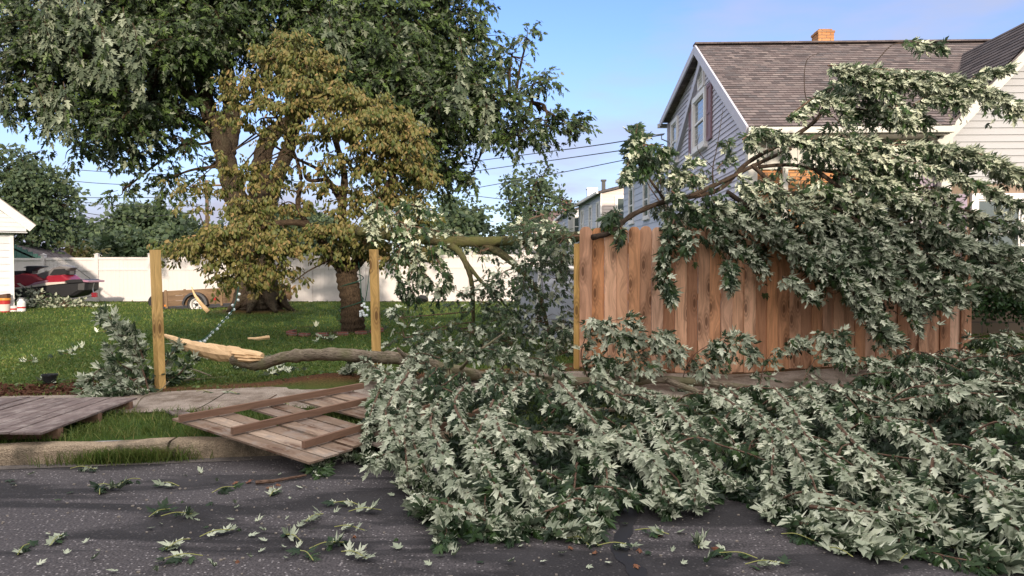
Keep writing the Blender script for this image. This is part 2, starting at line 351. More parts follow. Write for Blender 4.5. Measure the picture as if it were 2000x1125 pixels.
def mk_brick(name,cols,mortar,bw,bh,ms,uvs=True):
    q=NT(name); uv=q.uvn(); b=q.n('ShaderNodeTexBrick'); b.inputs['Scale'].default_value=1; b.inputs['Brick Width'].default_value=bw; b.inputs['Row Height'].default_value=bh
    b.inputs['Mortar Size'].default_value=ms; b.inputs['Color1'].default_value=(0,0,0,1); b.inputs['Color2'].default_value=(1,1,1,1); b.inputs['Mortar'].default_value=(.5,.5,.5,1); q.l(uv,b.inputs['Vector'])
    c=q.ramp(b.outputs['Color'],[(i/(len(cols)-1),k) for i,k in enumerate(cols)]); c=q.mix(q.math('MULTIPLY',q.noise(q.obj(),25,4,.7),.5),c,tuple(x*.6 for x in cols[0]))
    c=q.mix(b.outputs['Fac'],c,mortar); q.bump(q.math('SUBTRACT',1.,b.outputs['Fac']),.012,.8); return q.done(c,.9,.2)
M['brick']=mk_brick('orange_brick',[(.46,.20,.085),(.62,.32,.14),(.54,.25,.11)],(.20,.14,.10),.21,.075,.008)
M['stone']=mk_brick('rough_stone',[(.20,.15,.11),(.36,.27,.20),(.27,.19,.15),(.42,.34,.26)],(.15,.12,.10),.48,.24,.014)
M['redbrick']=mk_brick('red_brick',[(.22,.08,.06),(.32,.12,.09)],(.2,.17,.15),.21,.075,.008)
# ---------------------------------------------------------------- leaves
def leaf_hi():
    h=[(.0,.0),(.17,-.01),(.42,.17),(.27,.22),(.21,.27),(.40,.44),(.53,.70),(.33,.58),(.15,.47),(.25,.70),(.12,.84),(0,1.12)]
    mid=[(0,.30),(0,.60)]
    V=[]; Fc=[]
    for s in (1,-1):
        b=len(V); V+= [(x*s,y) for x,y in h]+mid
        M0=b+12; M1=b+13
        T=[(M0,b,b+1),(M0,b+1,b+2),(M0,b+2,b+3),(M0,b+3,b+4),(M0,b+4,b+5),(M0,b+5,b+7),(b+5,b+6,b+7),(M0,b+7,b+8),(M0,b+8,M1),(M1,b+8,b+9),(M1,b+9,b+10),(M1,b+10,b+11)]
        Fc+= [t if s>0 else (t[0],t[2],t[1]) for t in T]
    V=np.array(V); x,y=V[:,0],V[:,1]
    z=-.75*np.abs(x)+.09*np.sin(y*5)-.42*y*y+.07*np.sin(x*9)
    return np.column_stack([x,y-.0,z]),np.array(Fc)
def leaf_mid():
    h=[(0,0),(.40,.14),(.16,.22),(.52,.70),(.11,.42),(.22,.72),(0,1.08)]
    V=[];Fc=[]
    for s in (1,-1):
        b=len(V); V+=[(x*s,y) for x,y in h]+[(0,.42)]; m=b+7
        T=[(m,b+i,b+i+1) for i in range(6)]; Fc+=[t if s>0 else (t[0],t[2],t[1]) for t in T]
    V=np.array(V); return np.column_stack([V[:,0],V[:,1],-.3*np.abs(V[:,0])-.2*V[:,1]**2]),np.array(Fc)
def leaf_low():
    V=np.array([(0,0,0),(.5,.5,-.15),(0,.45,0),(-.5,.5,-.15),(0,1,-.2),(.2,.08,-.05),(-.2,.08,-.05)],float)
    return V,np.array([(0,5,2),(5,1,2),(2,1,4),(2,4,3),(6,2,3),(0,2,6)])
def leaf_oval():
    V=[];n=4
    for i in range(n+1):
        t=i/n; wd=.30*math.sin(math.pi*min(1,t*.92+.06))**.8; y=t*(1-.12*t); z=-.40*t*t
        V+=[(-wd,y,z-.12*wd*3),(0,y,z+.05),(wd,y,z-.12*wd*3)]
    Fc=[]
    for i in range(n):
        a=i*3
        for k in (0,1): Fc+=[(a+k,a+k+1,a+k+4),(a+k,a+k+4,a+k+3)]
    return np.array(V),np.array(Fc)
def leaf_flat():
    V,Fc=leaf_hi(); V=V.copy(); V[:,2]*=.28; return V,Fc
TPL={'flat':leaf_flat(),'hi':leaf_hi(),'mid':leaf_mid(),'low':leaf_low(),'oval':leaf_oval()}
def unit(a): return a/(np.linalg.norm(a,axis=-1,keepdims=True)+1e-9)
class Leaves:
    def __init__(s): s.P=[];s.T=[];s.N=[];s.S=[];s.R=[]
    def add(s,P,T,N,S,Rr):
        s.P.append(P);s.T.append(T);s.N.append(N);s.S.append(S);s.R.append(Rr)
    def count(s): return sum(len(p) for p in s.P)
    def build(s,name,mat,parent,tpl='hi',floor=None,curl=.35):
        P=np.concatenate(s.P);T=unit(np.concatenate(s.T));N=np.concatenate(s.N);S=np.concatenate(s.S);Rr=np.concatenate(s.R)
        if floor is not None:
            gzv=ground(P[:,0],P[:,1])+floor
            low=P[:,2]<gzv+.10
            P[:,2]=np.maximum(P[:,2],gzv); T[low,2]=np.maximum(T[low,2],-.12); T=unit(T)
            dz=(gzv+.005)-(P[:,2]+T[:,2]*S); bad=dz>0; P[bad,2]+=dz[bad]
        X=unit(np.cross(T,N)); Z=np.cross(X,T)
        V,Fc=TPL[tpl]; n=len(P);m=len(V)
        wx=rng.uniform(.55,1.12,n); cz=rng.uniform(1-curl*2,1+curl*2,n)
        W=P[:,None,:]+S[:,None,None]*(X[:,None,:]*(V[None,:,0:1]*wx[:,None,None])+T[:,None,:]*V[None,:,1:2]+Z[:,None,:]*(V[None,:,2:3]*cz[:,None,None]))
        W=W.reshape(-1,3)
        Fa=(Fc[None,:,:]+(np.arange(n)*m)[:,None,None]).reshape(-1,3)
        me=bpy.data.meshes.new(name); me.vertices.add(len(W)); me.vertices.foreach_set('co',W.astype(np.float32).ravel())
        me.loops.add(Fa.size); me.loops.foreach_set('vertex_index',Fa.astype(np.int32).ravel())
        me.polygons.add(len(Fa)); me.polygons.foreach_set('loop_start',np.arange(0,Fa.size,3,dtype=np.int32))
        me.update(calc_edges=True)
        a=me.attributes.new('rnd','FLOAT','POINT'); a.data.foreach_set('value',np.repeat(Rr,m).astype(np.float32))
        me.materials.append(mat); me.polygons.foreach_set('use_smooth',np.ones(len(Fa),bool))
        ob=bpy.data.objects.new(name,me); COL.objects.link(ob); return place(ob,parent)
VIEW=np.array((0,-.75,.65))
def shoot(Lv,W,p0,d,ln,n,size,pale=.7,droop=.35,face=VIEW,hang=.5,tw=.004,spread=.55):
    """one leafy shoot: opposite pairs of leaves along a drooping twig"""
    d=unit(np.array(d,float)); g=np.array((0,0,-1.)); side=unit(np.cross(d,g)+1e-6)
    t=np.repeat(np.linspace(.15,1.,max(2,n//2)),2)[:,None]; k=len(t)
    P=p0+d*t*ln+g*(t**2)*ln*droop
    sg=np.tile([1.,-1.],k//2)[:,None]; rot=np.repeat(rng.uniform(0,3.14,k//2),2)[:,None]
    sd=sg*(side*np.cos(rot)+np.cross(d,side)*np.sin(rot))
    T=d*rng.uniform(.35,.9,(k,1))+sd*spread+g*hang+rng.normal(0,.22,(k,3))
    P=P+sd*size*.35+g*size*.12
    N=unit(face)+rng.normal(0,.62,(k,3)); fl=np.where(rng.random((k,1))<pale,-1.,1.)
    S=size*rng.uniform(.5,1.3,k)*(1.05-.25*t[:,0])
    Lv.add(P,T,N*fl,S,np.clip(rng.beta(2,2,k)+rng.normal(0,.05),0,1))
    if W is not None:
        tt=np.linspace(0,1,4)[:,None]; W.tube(p0+d*tt*ln+g*(tt**2)*ln*droop,[tw,tw*.9,tw*.7,tw*.4],3,cap=False)
def dress(Lv,W,path,every=.10,ln=.35,n=8,size=.11,pale=.7,t0=.0,bias=(0,0,0),droop=.35,hang=.5,sub=0,face=VIEW,width=1.,tw=.004,end=True,spread=.55):
    """side shoots all along a branch; sub>0 first grows side branches and dresses those"""
    path=np.array(path,float); seg=np.linalg.norm(np.diff(path,axis=0),axis=1); cum=np.concatenate([[0],np.cumsum(seg)]); tot=cum[-1]
    bias=np.array(bias,float); s=t0*tot
    while s<tot:
        p=np.array([np.interp(s,cum,path[:,i]) for i in range(3)]); q=np.array([np.interp(min(tot,s+.05),cum,path[:,i]) for i in range(3)])
        q0=np.array([np.interp(max(0,s-.05),cum,path[:,i]) for i in range(3)]); d=unit(q-q0)
        r=rng.normal(0,1,3); r-=d*np.dot(r,d); r=unit(r)
        dd=unit(d*.8+r*.75*width+bias)
        taper=1.-.45*(s/tot)
        if sub>0:
            l2=ln*rng.uniform(.7,1.3)*taper; pts=curve_pts([p,p+dd*l2*.5+(0,0,.03),p+unit(dd+bias*.6+(0,0,-.25))*l2],5)
            if W is not None: W.tube(pts,np.linspace(tw*2.2,tw,len(pts)),4,cap=False)
            dress(Lv,W,pts,every*.45,ln*.42,n,size,pale,.12,bias,droop,hang,sub-1,face,width,tw,True,spread)
        else:
            shoot(Lv,W,p,dd,ln*rng.uniform(.6,1.25)*taper,n,size,pale,droop,face,hang,tw,spread)
        s+=every*rng.uniform(.6,1.4)
    if end:
        d=unit(path[-1]-path[-2]); shoot(Lv,W,path[-1],d,ln*.7,n,size,pale,droop,face,hang,tw)
def limbs(Wb,spec,n=10,sides=9,wob=.05):
    """spec: list of (points, r0, r1)"""
    out=[]
    for P,r0,r1 in spec:
        c=curve_pts(P,n); Wb.tube(c,np.linspace(r0,r1,len(c))*(1+.06*np.sin(np.arange(len(c))*1.7)),sides,wob=wob); out.append(c)
    return out
def crown(Lv,W,blobs,nodes,size,dens,pale,per=10,ln=.6,hang=.5,droop=.35,twigs=True,limb=.05,face=VIEW,flat=0,tw=.006,shell=.45,bias=(0,0,0)):
    bias=np.array(bias,float)
    """leafy shoots through the volume of the crown's clumps; nodes: limb points the clumps hang on"""
    nodes=np.array(nodes,float) if nodes is not None else None
    for b in blobs:
        c=np.array(b[0],float); r=np.array(b[1],float); k=b[2] if len(b)>2 and b[2] is not None else dens; pl=b[3] if len(b)>3 else pale
        num=int(k*(r[0]*r[1]*r[2])**(2/3)*4)+3
        if nodes is not None and W is not None:
            q=nodes[np.argmin(np.linalg.norm(nodes-c,axis=1))]
            mid=(q+c)/2+rng.normal(0,.12,3)*r.mean(); W.tube(curve_pts([q,mid,c],5),np.linspace(limb,limb*.45,11),6,wob=.05)
            for _ in range(5):
                e=c+unit(rng.normal(0,1,3))*r*.75; W.tube(curve_pts([c,(c+e)/2+rng.normal(0,.1,3)*r.mean(),e],4),np.linspace(limb*.4,limb*.12,9),4,cap=False)
        dirs=unit(rng.normal(0,1,(num,3))); rad=rng.uniform(shell,1.,num)**.7
        lump=1+.22*np.sin(dirs[:,0]*5+c[0])*np.cos(dirs[:,2]*6+c[1])
        pts=c+dirs*r*(rad*lump)[:,None]
        for i in range(num):
            d=dirs[i]*(1,1,.6-.5*flat)+rng.normal(0,.4,3)*(1,1,.5)+bias
            shoot(Lv,W if (twigs and i%2==0) else None,pts[i]-unit(d)*ln*.3,d,ln*rng.uniform(.6,1.3),per,size,pl,droop,face,hang,tw)
# ---------------------------------------------------------------- ground, road, kerb, sidewalk
def grid_obj(name,xs,ds,fn,mat,kind='structure',dirt=None,skew=True):
    X,D=np.meshgrid(xs,ds); Y=D+kerb(X) if skew else D
    Z=fn(X,Y); V=np.stack([X,Y,Z],-1).reshape(-1,3); nx=len(xs); ny=len(ds)
    idx=np.arange(nx*ny).reshape(ny,nx); Fq=np.stack([idx[:-1,:-1],idx[:-1,1:],idx[1:,1:],idx[1:,:-1]],-1).reshape(-1,4)
    me=bpy.data.meshes.new(name); me.from_pydata(V.tolist(),[],Fq.tolist())
    if dirt is not None:
        a=me.attributes.new('dirt','FLOAT','POINT'); a.data.foreach_set('value',dirt(X,Y).ravel().astype(np.float32))
    me.polygons.foreach_set('use_smooth',[True]*len(Fq)); me.materials.append(mat); me.update()
    o=bpy.data.objects.new(name,me); COL.objects.link(o)
    if kind: o['kind']=kind
    return o
def spread(a,b,fine0,fine1,st,far):
    return sorted(set([round(x,3) for x in list(np.arange(fine0,fine1,st))+[fine1]+far if a<=x<=b]))
xs=spread(-400,400,-16,16,.2,[-400,-200,-100,-60,-40,-28,-20,20,28,40,60,100,200,400])
def hsh(X,Y,a=1.):
    return .5+.5*np.sin(X*3.1*a+np.sin(Y*2.3*a)*1.7)*np.cos(Y*3.7*a+np.sin(X*2.9*a)*1.3)
def dirt_mask(X,Y):
    d=Y-kerb(X)
    n=hsh(X,Y)*.5+hsh(X+5,Y-3,2.7)*.5
    band=sm((d-2.60)/.08)*(1-sm((d-2.78-.45*n)/.25))*np.where(X<2.2,1,1)
    mul=sm((-5.1-X)/.5)*sm((d-2.6)/.1)*(1-sm((d-3.5)/.5))*(.4+.8*n)            # leaf mulch bed
    mound=np.exp(-(((X+2.35)/.55)**2+((Y-9.45)/.40)**2)*1.3)*1.2
    fence=np.exp(-((Y-(9.85+.157*(X-.86)))/.22)**2)*sm((X-.5)/.3)*.8
    ring=np.exp(-(((X+3.55)/.55)**2+((Y-16.2)/.5)**2)**2)
    tr=np.exp(-(((X+7.6)/1.2)**2+((Y-22)/1.)**2)**2)
    edge=np.exp(-((Y-27.9)/.2)**2)*.7
    return np.clip(band+mul+mound+fence+ring+tr+edge,0,1)
def ground_m(X,Y):
    return ground(X,Y)+.09*np.exp(-(((X+2.35)/.5)**2+((Y-9.45)/.35)**2))+.15*np.exp(-(((X+7.6)/1.)**2+((Y-22)/.8)**2))
ds=spread(.17,600,.17,24,.2,[26,30,36,45,60,90,140,220,400,600])
grid_obj('ground',xs,ds,ground_m,M['soil'],dirt=dirt_mask)
grid_obj('ground',xs,[-600,-200,-80,-40,-25,-15,-9.3],lambda X,Y:X*0+.15,M['soil'],dirt=lambda X,Y:X*0)
grid_obj('road',xs,list(np.arange(-9.15,.05,.5))+[.06],lambda X,Y:X*0+.0,M['asphalt'])
grid_obj('gutter',xs,[-.14,-.07,.0],lambda X,Y:X*0+.004,M['gutter'])
def kerb_obj():
    k=MB(); x=-60.
    while x<60:
        L_=3.0; x2=x+L_-.022
        prof=[(-.004,-.02),(.004,.11),(.02,.142),(.045,.152),(.17,.155),(.17,-.02)]
        n=30 if abs(x)<9 else 4
        for i in range(n):
            a=x+(x2-x)*i/n; b=x+(x2-x)*(i+1)/n
            for j in range(len(prof)-1):
                (d0,z0),(d1,z1)=prof[j],prof[j+1]
                def q(X,d,z,jj): return (X,kerb(X)+d+.006*math.sin(X*7+jj)+.003*math.sin(X*31+jj*2),z+(.006*math.sin(X*5+jj)+.003*math.sin(X*23)*math.sin(X*17+1))*(z>.1))
                k.face([q(a,d0,z0,j),q(b,d0,z0,j),q(b,d1,z1,j+1),q(a,d1,z1,j+1)])
        x+=L_
    o=k.build('kerb',M['kerb'],None,True); o['kind']='structure'
kerb_obj()
def walk_obj():
    k=MB(); x=-61.9
    while x<60:
        x2=x+1.50-.015
        for i in range(6):
            a=x+(x2-x)*i/6; b=x+(x2-x)*(i+1)/6
            for j in range(5):
                c=1.45+1.2*j/5; d=1.45+1.2*(j+1)/5
                P=[(X,kerb(X)+D,gz(X,kerb(X)+D)+.014+.004*math.sin(X*3+D*5)) for X,D in ((a,c),(b,c),(b,d),(a,d))]
                k.face(P)
        x+=1.5
    o=k.build('sidewalk',M['sidewalk']); o['kind']='structure'
walk_obj()
# crack sealer snaking over the lane
ck=MB(); pp=[onz(*p) for p in ((1238,985),(1228,1020),(1212,1050),(1216,1080),(1232,1105),(1250,1135),(1262,1200))]
cc=curve_pts(pp,8)
for i in range(len(cc)-1):
    def sd_(k): 
        return np.array(((.050+.012*math.sin(k*.33)+.007*math.sin(k*.9+1)),.0,.004))
    a,b=cc[i],cc[i+1]; ck.face([b-sd_(i+1)*(1,0,-1),b+sd_(i+9)*(1,0,1),a+sd_(i+8)*(1,0,1),a-sd_(i)*(1,0,-1)])
tag(ck.build('crack_sealer',plain('tar_seal',(.012,.011,.013),.6,.3)),None,None,None,'structure')

# ---------------------------------------------------------------- grass
def blades(name,P,H,Wd,mat,lean=.5,par=None):
    n=len(P); th=rng.uniform(0,6.28,n); a=np.column_stack([np.cos(th),np.sin(th),np.zeros(n)])
    ph=rng.uniform(0,6.28,n); l=np.column_stack([np.cos(ph),np.sin(ph),np.zeros(n)])*(rng.uniform(.1,1,n)*lean*H)[:,None]
    up=np.column_stack([np.zeros(n),np.zeros(n),H])
    V=np.stack([P-a*Wd[:,None]/2,P+a*Wd[:,None]/2,P+up*.6+l*.4+a*Wd[:,None]*.35,P+up*.6+l*.4-a*Wd[:,None]*.35,P+up*(1-.15*lean)+l],1)
    me=bpy.data.meshes.new(name); W=V.reshape(-1,3); me.vertices.add(len(W)); me.vertices.foreach_set('co',W.astype(np.float32).ravel())
    b=np.arange(n)*5; Fa=np.stack([b,b+1,b+2,b,b+2,b+3,b+3,b+2,b+4],1).reshape(-1,3)
    me.loops.add(Fa.size); me.loops.foreach_set('vertex_index',Fa.astype(np.int32).ravel()); me.polygons.add(len(Fa)); me.polygons.foreach_set('loop_start',np.arange(0,Fa.size,3,dtype=np.int32))
    me.update(calc_edges=True); at_=me.attributes.new('rnd','FLOAT','POINT'); at_.data.foreach_set('value',np.repeat(rng.random(n),5).astype(np.float32)); me.materials.append(mat)
    o=bpy.data.objects.new(name,me); COL.objects.link(o); return o
def lawn():
    Ps=[];Hs=[]
    for (y0,y1,n,h) in ((8.9,12.5,60000,.055),(12.5,18,50000,.06),(18,28,46000,.075)):
        Y=rng.uniform(y0,y1,n); X=rng.uniform(-.74,.80,n)*Y
        d=Y-kerb(X); dm=dirt_mask(X,Y); keep=(d>2.72)&(rng.random(n)>dm*1.05)&~((X>4.3)&(Y>14)&(X<12))
        clump=hsh(X*1.3,Y*1.3,1.9)
        X,Y,cl=X[keep],Y[keep],clump[keep]; Ps.append(np.column_stack([X,Y,ground_m(X,Y)-.005])); Hs.append(h*rng.uniform(.5,1.2,len(X))*(.65+.6*cl))
    P=np.concatenate(Ps);H=np.concatenate(Hs); o=blades('lawn_grass',P,H,.007+P[:,1]*.0006,M['grass'],1.5)
    tag(o,'green mown lawn grass of the back yard','grass',None,'stuff')
    n=26000; X=rng.uniform(-7,3.5,n); d=rng.uniform(.18,1.43,n); Y=kerb(X)+d
    cl=hsh(X*2,Y*2,2); k=rng.random(n)<(.5+.6*cl); X,Y,cl=X[k],Y[k],cl[k]
    P=np.column_stack([X,Y,ground_m(X,Y)-.005]); o=blades('verge_grass',P,rng.uniform(.04,.13,len(X))*(.6+.6*cl),np.full(len(X),.008),M['grass'],1.3)
    tag(o,'longer green grass on the strip between kerb and sidewalk','grass',None,'stuff')
    # weeds in the gutter at the kerb joint
    Ps=[]
    for px,n in ((215,260),(240,200),(265,240),(300,160),(340,120),(180,60),(130,30)):
        c=onz(px,900,0); 
        X=c[0]+rng.normal(0,.12,n); Ps.append(np.column_stack([X,kerb(X)-np.abs(rng.normal(.02,.04,n)),np.full(n,.0)]))
    P=np.concatenate(Ps+Ps[:4]); P=P+rng.normal(0,.02,P.shape)*(1,1,0); o=blades('gutter_weed',P,rng.uniform(.05,.19,len(P)),np.full(len(P),.007),M['grass'],1.2)
    tag(o,'tufts of grass growing in the gutter at the kerb joint','grass',None,'stuff')
    n=1500; X=rng.uniform(-7,2,n); s=rng.random(n)<.5; D=np.where(s,1.45,2.66)+rng.normal(0,.03,n); Y=kerb(X)+D
    o=blades('sidewalk_weed',np.column_stack([X,Y,ground(X,Y)]),rng.uniform(.03,.08,n),np.full(n,.007),M['grass'],1.2)
    tag(o,'thin grass creeping over both edges of the sidewalk','grass',None,'stuff')
    # clover and broad weeds in the lawn
    Lv=Leaves(); n=5200; Y=9.1+9*rng.random(n)**1.6; X=rng.uniform(-.74,.78,n)*Y; cl=hsh(X*.9+3,Y*.8,1.3)*hsh(X,Y,3.1); kq=(cl>.28)&(Y-kerb(X)>2.75); X,Y=X[kq],Y[kq]; n=len(X)
    Lv.add(np.column_stack([X,Y,ground_m(X,Y)+rng.uniform(.02,.055,n)]),rng.normal(0,1,(n,3))*(1,1,.2),rng.normal(0,.35,(n,3))+(0,0,1),rng.uniform(.025,.06,n),rng.random(n))
    o=Lv.build('lawn_weeds',M['weed'],None,'low'); tag(o,'clover and broad leaved weeds in patches over the lawn','weeds',None,'stuff')
    # dry leaf mulch
    Lv=Leaves(); n=2600; X=rng.uniform(-8.5,-4.9,n); Y=kerb(X)+rng.uniform(2.62,3.7,n)
    P=np.column_stack([X,Y,ground_m(X,Y)+.015]); Lv.add(P,rng.normal(0,1,(n,3))*(1,1,.25),rng.normal(0,.5,(n,3))+(0,0,1),rng.uniform(.025,.06,n),rng.random(n))
    o=Lv.build('leaf_mulch',plain('mulch',(.10,.042,.026),.9,.1,0,.5,30),None,'low'); tag(o,'reddish brown dead leaf mulch along the sidewalk','mulch',None,'stuff')
lawn()
# loose bits between the leaves on the road
gr=MB()
for i in range(420):
    X=rng.uniform(-4.2,4.2); Y=rng.uniform(3.7,6.6); s=rng.uniform(.003,.009); gr.obox((X,Y,.003),(s,0,0),(0,s*.8,0),(0,0,s*.6),random.random())
tag(gr.build('road_grit',plain('grit',(.30,.26,.22),.9,.1,0,.4,50)),'small pale bits of grit and bark strewn on the asphalt','grit',None,'stuff')

# ---------------------------------------------------------------- siding, windows
def clip(poly,z0,z1):
    def cut(P,f):
        o=[]
        for i in range(len(P)):
            a,b=P[i],P[(i+1)%len(P)]; fa,fb=f(a),f(b)
            if fa>=0: o.append(a)
            if (fa>=0)!=(fb>=0): t=fa/(fa-fb); o.append((a[0]+(b[0]-a[0])*t,a[1]+(b[1]-a[1])*t))
        return o
    P=cut(poly,lambda p:p[1]-z0)
    return cut(P,lambda p:z1-p[1]) if len(P)>2 else []
def courses(mb,poly,O,U,V,N,lap,off,m=0,uvo=(0,0)):
    """laps of siding or shingle courses over a convex polygon in the plane O + u U + v V, each lap standing off at its foot"""
    O,U,V,N=[np.array(q,float) for q in (O,U,V,N)]
    v0=min(p[1] for p in poly); v1=max(p[1] for p in poly); k=0
    while v0+k*lap<v1-1e-4:
        a=v0+k*lap; b=a+lap; P=clip(poly,a,b); k+=1
        if len(P)<3: continue
        W=[O+U*p[0]+V*p[1]+N*off*(b-p[1])/lap for p in P]
        mb.face(W,[(p[0]+uvo[0],p[1]+uvo[1]) for p in P],random.random(),m)
        bot=[p for p in P if abs(p[1]-a)<1e-6]
        if len(bot)>=2:
            x0=min(p[0] for p in bot); x1=max(p[0] for p in bot)
            mb.face([O+U*x0+V*a,O+U*x1+V*a,O+U*x1+V*a+N*off,O+U*x0+V*a+N*off],[(x0,a)]*4,random.random(),m)
def window(parent,O,U,N,x0,x1,z0,z1,trimm=None,fr=.10,proud=.05,sill=True,split=True,name='window'):
    """frame, glass pane and sill as parts; O origin, U along the wall, N out of the wall"""
    O,U,N=[np.array(q,float) for q in (O,U,N)]; Z=np.array((0,0,1.)); trimm=trimm or M['trim']
    f=MB()
    def bar(a,b,c,d,pr=proud,th=.03):
        cc=O+U*(a+b)/2+Z*(c+d)/2+N*(pr/2); f.obox(cc,U*(b-a)/2,N*pr/2,Z*(d-c)/2)
    bar(x0-fr,x0,z0-fr,z1+fr); bar(x1,x1+fr,z0-fr,z1+fr); bar(x0+.001,x1-.001,z1,z1+fr,proud-.003); bar(x0+.001,x1-.001,z0-fr,z0,proud-.003)
    s=.035; bar(x0,x0+s,z0,z1,proud*.55); bar(x1-s,x1,z0,z1,proud*.55); bar(x0+s,x1-s,z1-s,z1,proud*.5); bar(x0+s,x1-s,z0,z0+s,proud*.5)
    if split: bar(x0+s,x1-s,(z0+z1)/2-.03,(z0+z1)/2+.03,proud*.6)
    fo=f.build(name,trimm,parent)
    g=MB(); cc=O+U*(x0+x1)/2+Z*(z0+z1)/2+N*.012; g.obox(cc,U*(x1-x0)/2,N*.008,Z*(z1-z0)/2); 
    g.build('pane',M['glass'],fo)
    if sill:
        q=MB(); q.obox(O+U*(x0+x1)/2+Z*(z0-fr-.025)+N*(proud/2+.02),U*((x1-x0)/2+fr+.05),N*(proud/2+.02),Z*.024); q.build('sill',trimm,fo)
    return fo
# ---------------------------------------------------------------- the big house behind the privacy fence
AX=np.array((.034,1.,0)); AX/=np.linalg.norm(AX); AP=np.array((1.,-.034,0)); AP/=np.linalg.norm(AP)   # depth axis, ridge axis
ZU=np.array((0,0,1.))
def big_house():
    g0=.45; O=np.array((4.55,14.1,0.)); Wd=8.8
    H=thing('cape_house','large grey sided house with steep shingle roof and brick chimney behind the fallen maple','house',(4.55,14.1,g0))
    eave=4.32; apex=7.13; mid=4.05
    # gable wall seen from the left: siding laps over a polygon with the raised dormer at the back
    w=MB()
    poly=[(0,3.05),(0,eave+.02),(mid,apex-.12),(mid,3.05)]
    courses(w,poly,O,AX,ZU,-AP,.115,.022)
    poly2=[(mid,3.05),(mid,apex-.12),(Wd,6.2),(Wd,3.05)]
    courses(w,poly2,O,AX,ZU,-AP,.115,.022)
    w.build('gable_siding',M['sidingblue'],H)
    lo=MB(); lo.face([O+AX*0+ZU*g0-AP*-.02,O+AX*Wd+ZU*g0+AP*.02,O+AX*Wd+ZU*3.05+AP*.02,O+ZU*3.05+AP*.02],[(0,0),(Wd,0),(Wd,2.6),(0,2.6)])
    # front wall: brick below, white frieze boards above
    FO=O+AX*.05
    lo.face([FO+ZU*g0,FO+AP*7+ZU*g0,FO+AP*7+ZU*3.62,FO+ZU*3.62],[(0,0),(7,0),(7,3.17),(0,3.17)])
    lo.build('brick_wall',M['brick'],H)
    fz=MB(); 
    for i in range(11): fz.obox(FO+AP*(.15+i*.29)+ZU*3.90-AX*.012,AP*.140,AX*.012,ZU*.29,.5)
    fz.obox(FO+AP*1.72+ZU*3.62-AX*.03,AP*1.7,AX*.03,ZU*.035,.5)
    fz.obox(O+ZU*3.7-AX*.0-AP*.0,AP*.09,AX*.09,ZU*.66,.5)
    fz.build('frieze_board',M['cream'],H)
    # roof: front slope, back slope to the dormer
    r=MB(); ov=.22
    def slope(Y0,z0,Y1,z1,x0,x1,name='roof',flip=False,mb=None):
        a=O+AX*Y0; a[2]=z0; b=O+AX*Y1; b[2]=z1; V=b-a; L_=np.linalg.norm(V); V=V/L_; N=np.cross(AP,V); N=N if N[2]>0 else -N
        if Y0<0:
            h=3.92; courses(mb,[(x0,0),(3.5,0),(5.75,h),(x0,h)],a+N*.03,AP,V,N,.14,.012); courses(mb,[(x0,h),(x1,h),(x1,L_),(x0,L_)],a+N*.03,AP,V,N,.14,.012,0,(0,.0))
            mb.obox(a+V*h/2+AP*(x0+3.4)/2-N*.03,AP*(3.4-x0)/2,V*h/2,N*.04,.3); mb.obox(a+V*(h+L_)/2+AP*(x0+x1)/2-N*.032,AP*(x1-x0)/2,V*(L_-h)/2,N*.04,.3)
        else:
            courses(mb,[(x0,0),(x1,0),(x1,L_),(x0,L_)],a+N*.03,AP,V,N,.14,.012)
            mb.obox(a+V*L_/2+AP*(x0+x1)/2-N*.03,AP*(x1-x0)/2,V*L_/2,N*.04,.3)
    slope(-.5,4.30-.02,mid,apex,-ov,9.6,mb=r); slope(Wd+.3,6.35,mid,apex,-ov,9.6,mb=r)
    r.obox(O+AX*mid+ZU*(apex+.05)+AP*4.7,AP*4.95,AX*.14,ZU*.018,.2)
    r.build('roof',M['shingle'],H)
    # rakes, the old slanting rake board, gutters
    t=MB()
    def rake(Y0,z0,Y1,z1,dx=-ov-.012,h=.11,th=.02):
        a=O+AX*Y0+AP*dx; a[2]=z0; b=O+AX*Y1+AP*dx; b[2]=z1; V=(b-a)/2; n=np.cross(AP,V); n/=np.linalg.norm(n); t.obox((a+b)/2,V,AP*th,n*h/1,.5)
    rake(-.5,4.20,mid,apex-.07); rake(Wd+.3,6.24,mid,apex-.07,h=.09)
    rake(mid-.02,apex-.35,Wd-.12,4.28,dx=-.06,h=.10,th=.05)
    rake(Wd-.12,4.30,Wd-.02,2.2,dx=-.06,h=.07,th=.05)
    t.obox(O-AP*.02+AX*(Wd-.05)+ZU*3.5,AP*.05,AX*.07,ZU*2.7,.5)
    t.build('rake_board',M['sidingblue'],H)
    gt=MB(); gt.obox(O-AX*.54+AP*1.62+ZU*4.22,AP*1.84,AX*.06,ZU*.055,.5); gt.obox(O-AX*.26+AP*1.62+ZU*4.16,AP*1.8,AX*.24,ZU*.015,.5)
    gt.build('gutter',M['cream'],H); gt=MB(); gt.obox(O+AX*(Wd+.36)+AP*1+ZU*6.2,AP*1.3,AX*.06,ZU*.06,.5); gt.build('gutter',M['cream'],H); gt=MB()
    gt.obox(O-AX*.05+AP*.62+ZU*2.3,AP*.045,AX*.035,ZU*1.9,.5); gt.build('downspout',M['cream'],H)
    # louvred vent
    v=MB(); c=O+AX*4.2+ZU*6.52-AP*.04
    for s in (-1,1): v.obox(c+AX*.27*s,AX*.03,AP*.03,ZU*.36,.5)
    v.obox(c+ZU*.34,AX*.24,AP*.03,ZU*.03,.5); v.obox(c-ZU*.34,AX*.24,AP*.03,ZU*.03,.5)
    for i in range(9): v.obox(c+ZU*(-.28+i*.07),AX*.24,AP*.018-ZU*.018,ZU*.008,.5)
    v.build('gable_vent',M['trim'],H)
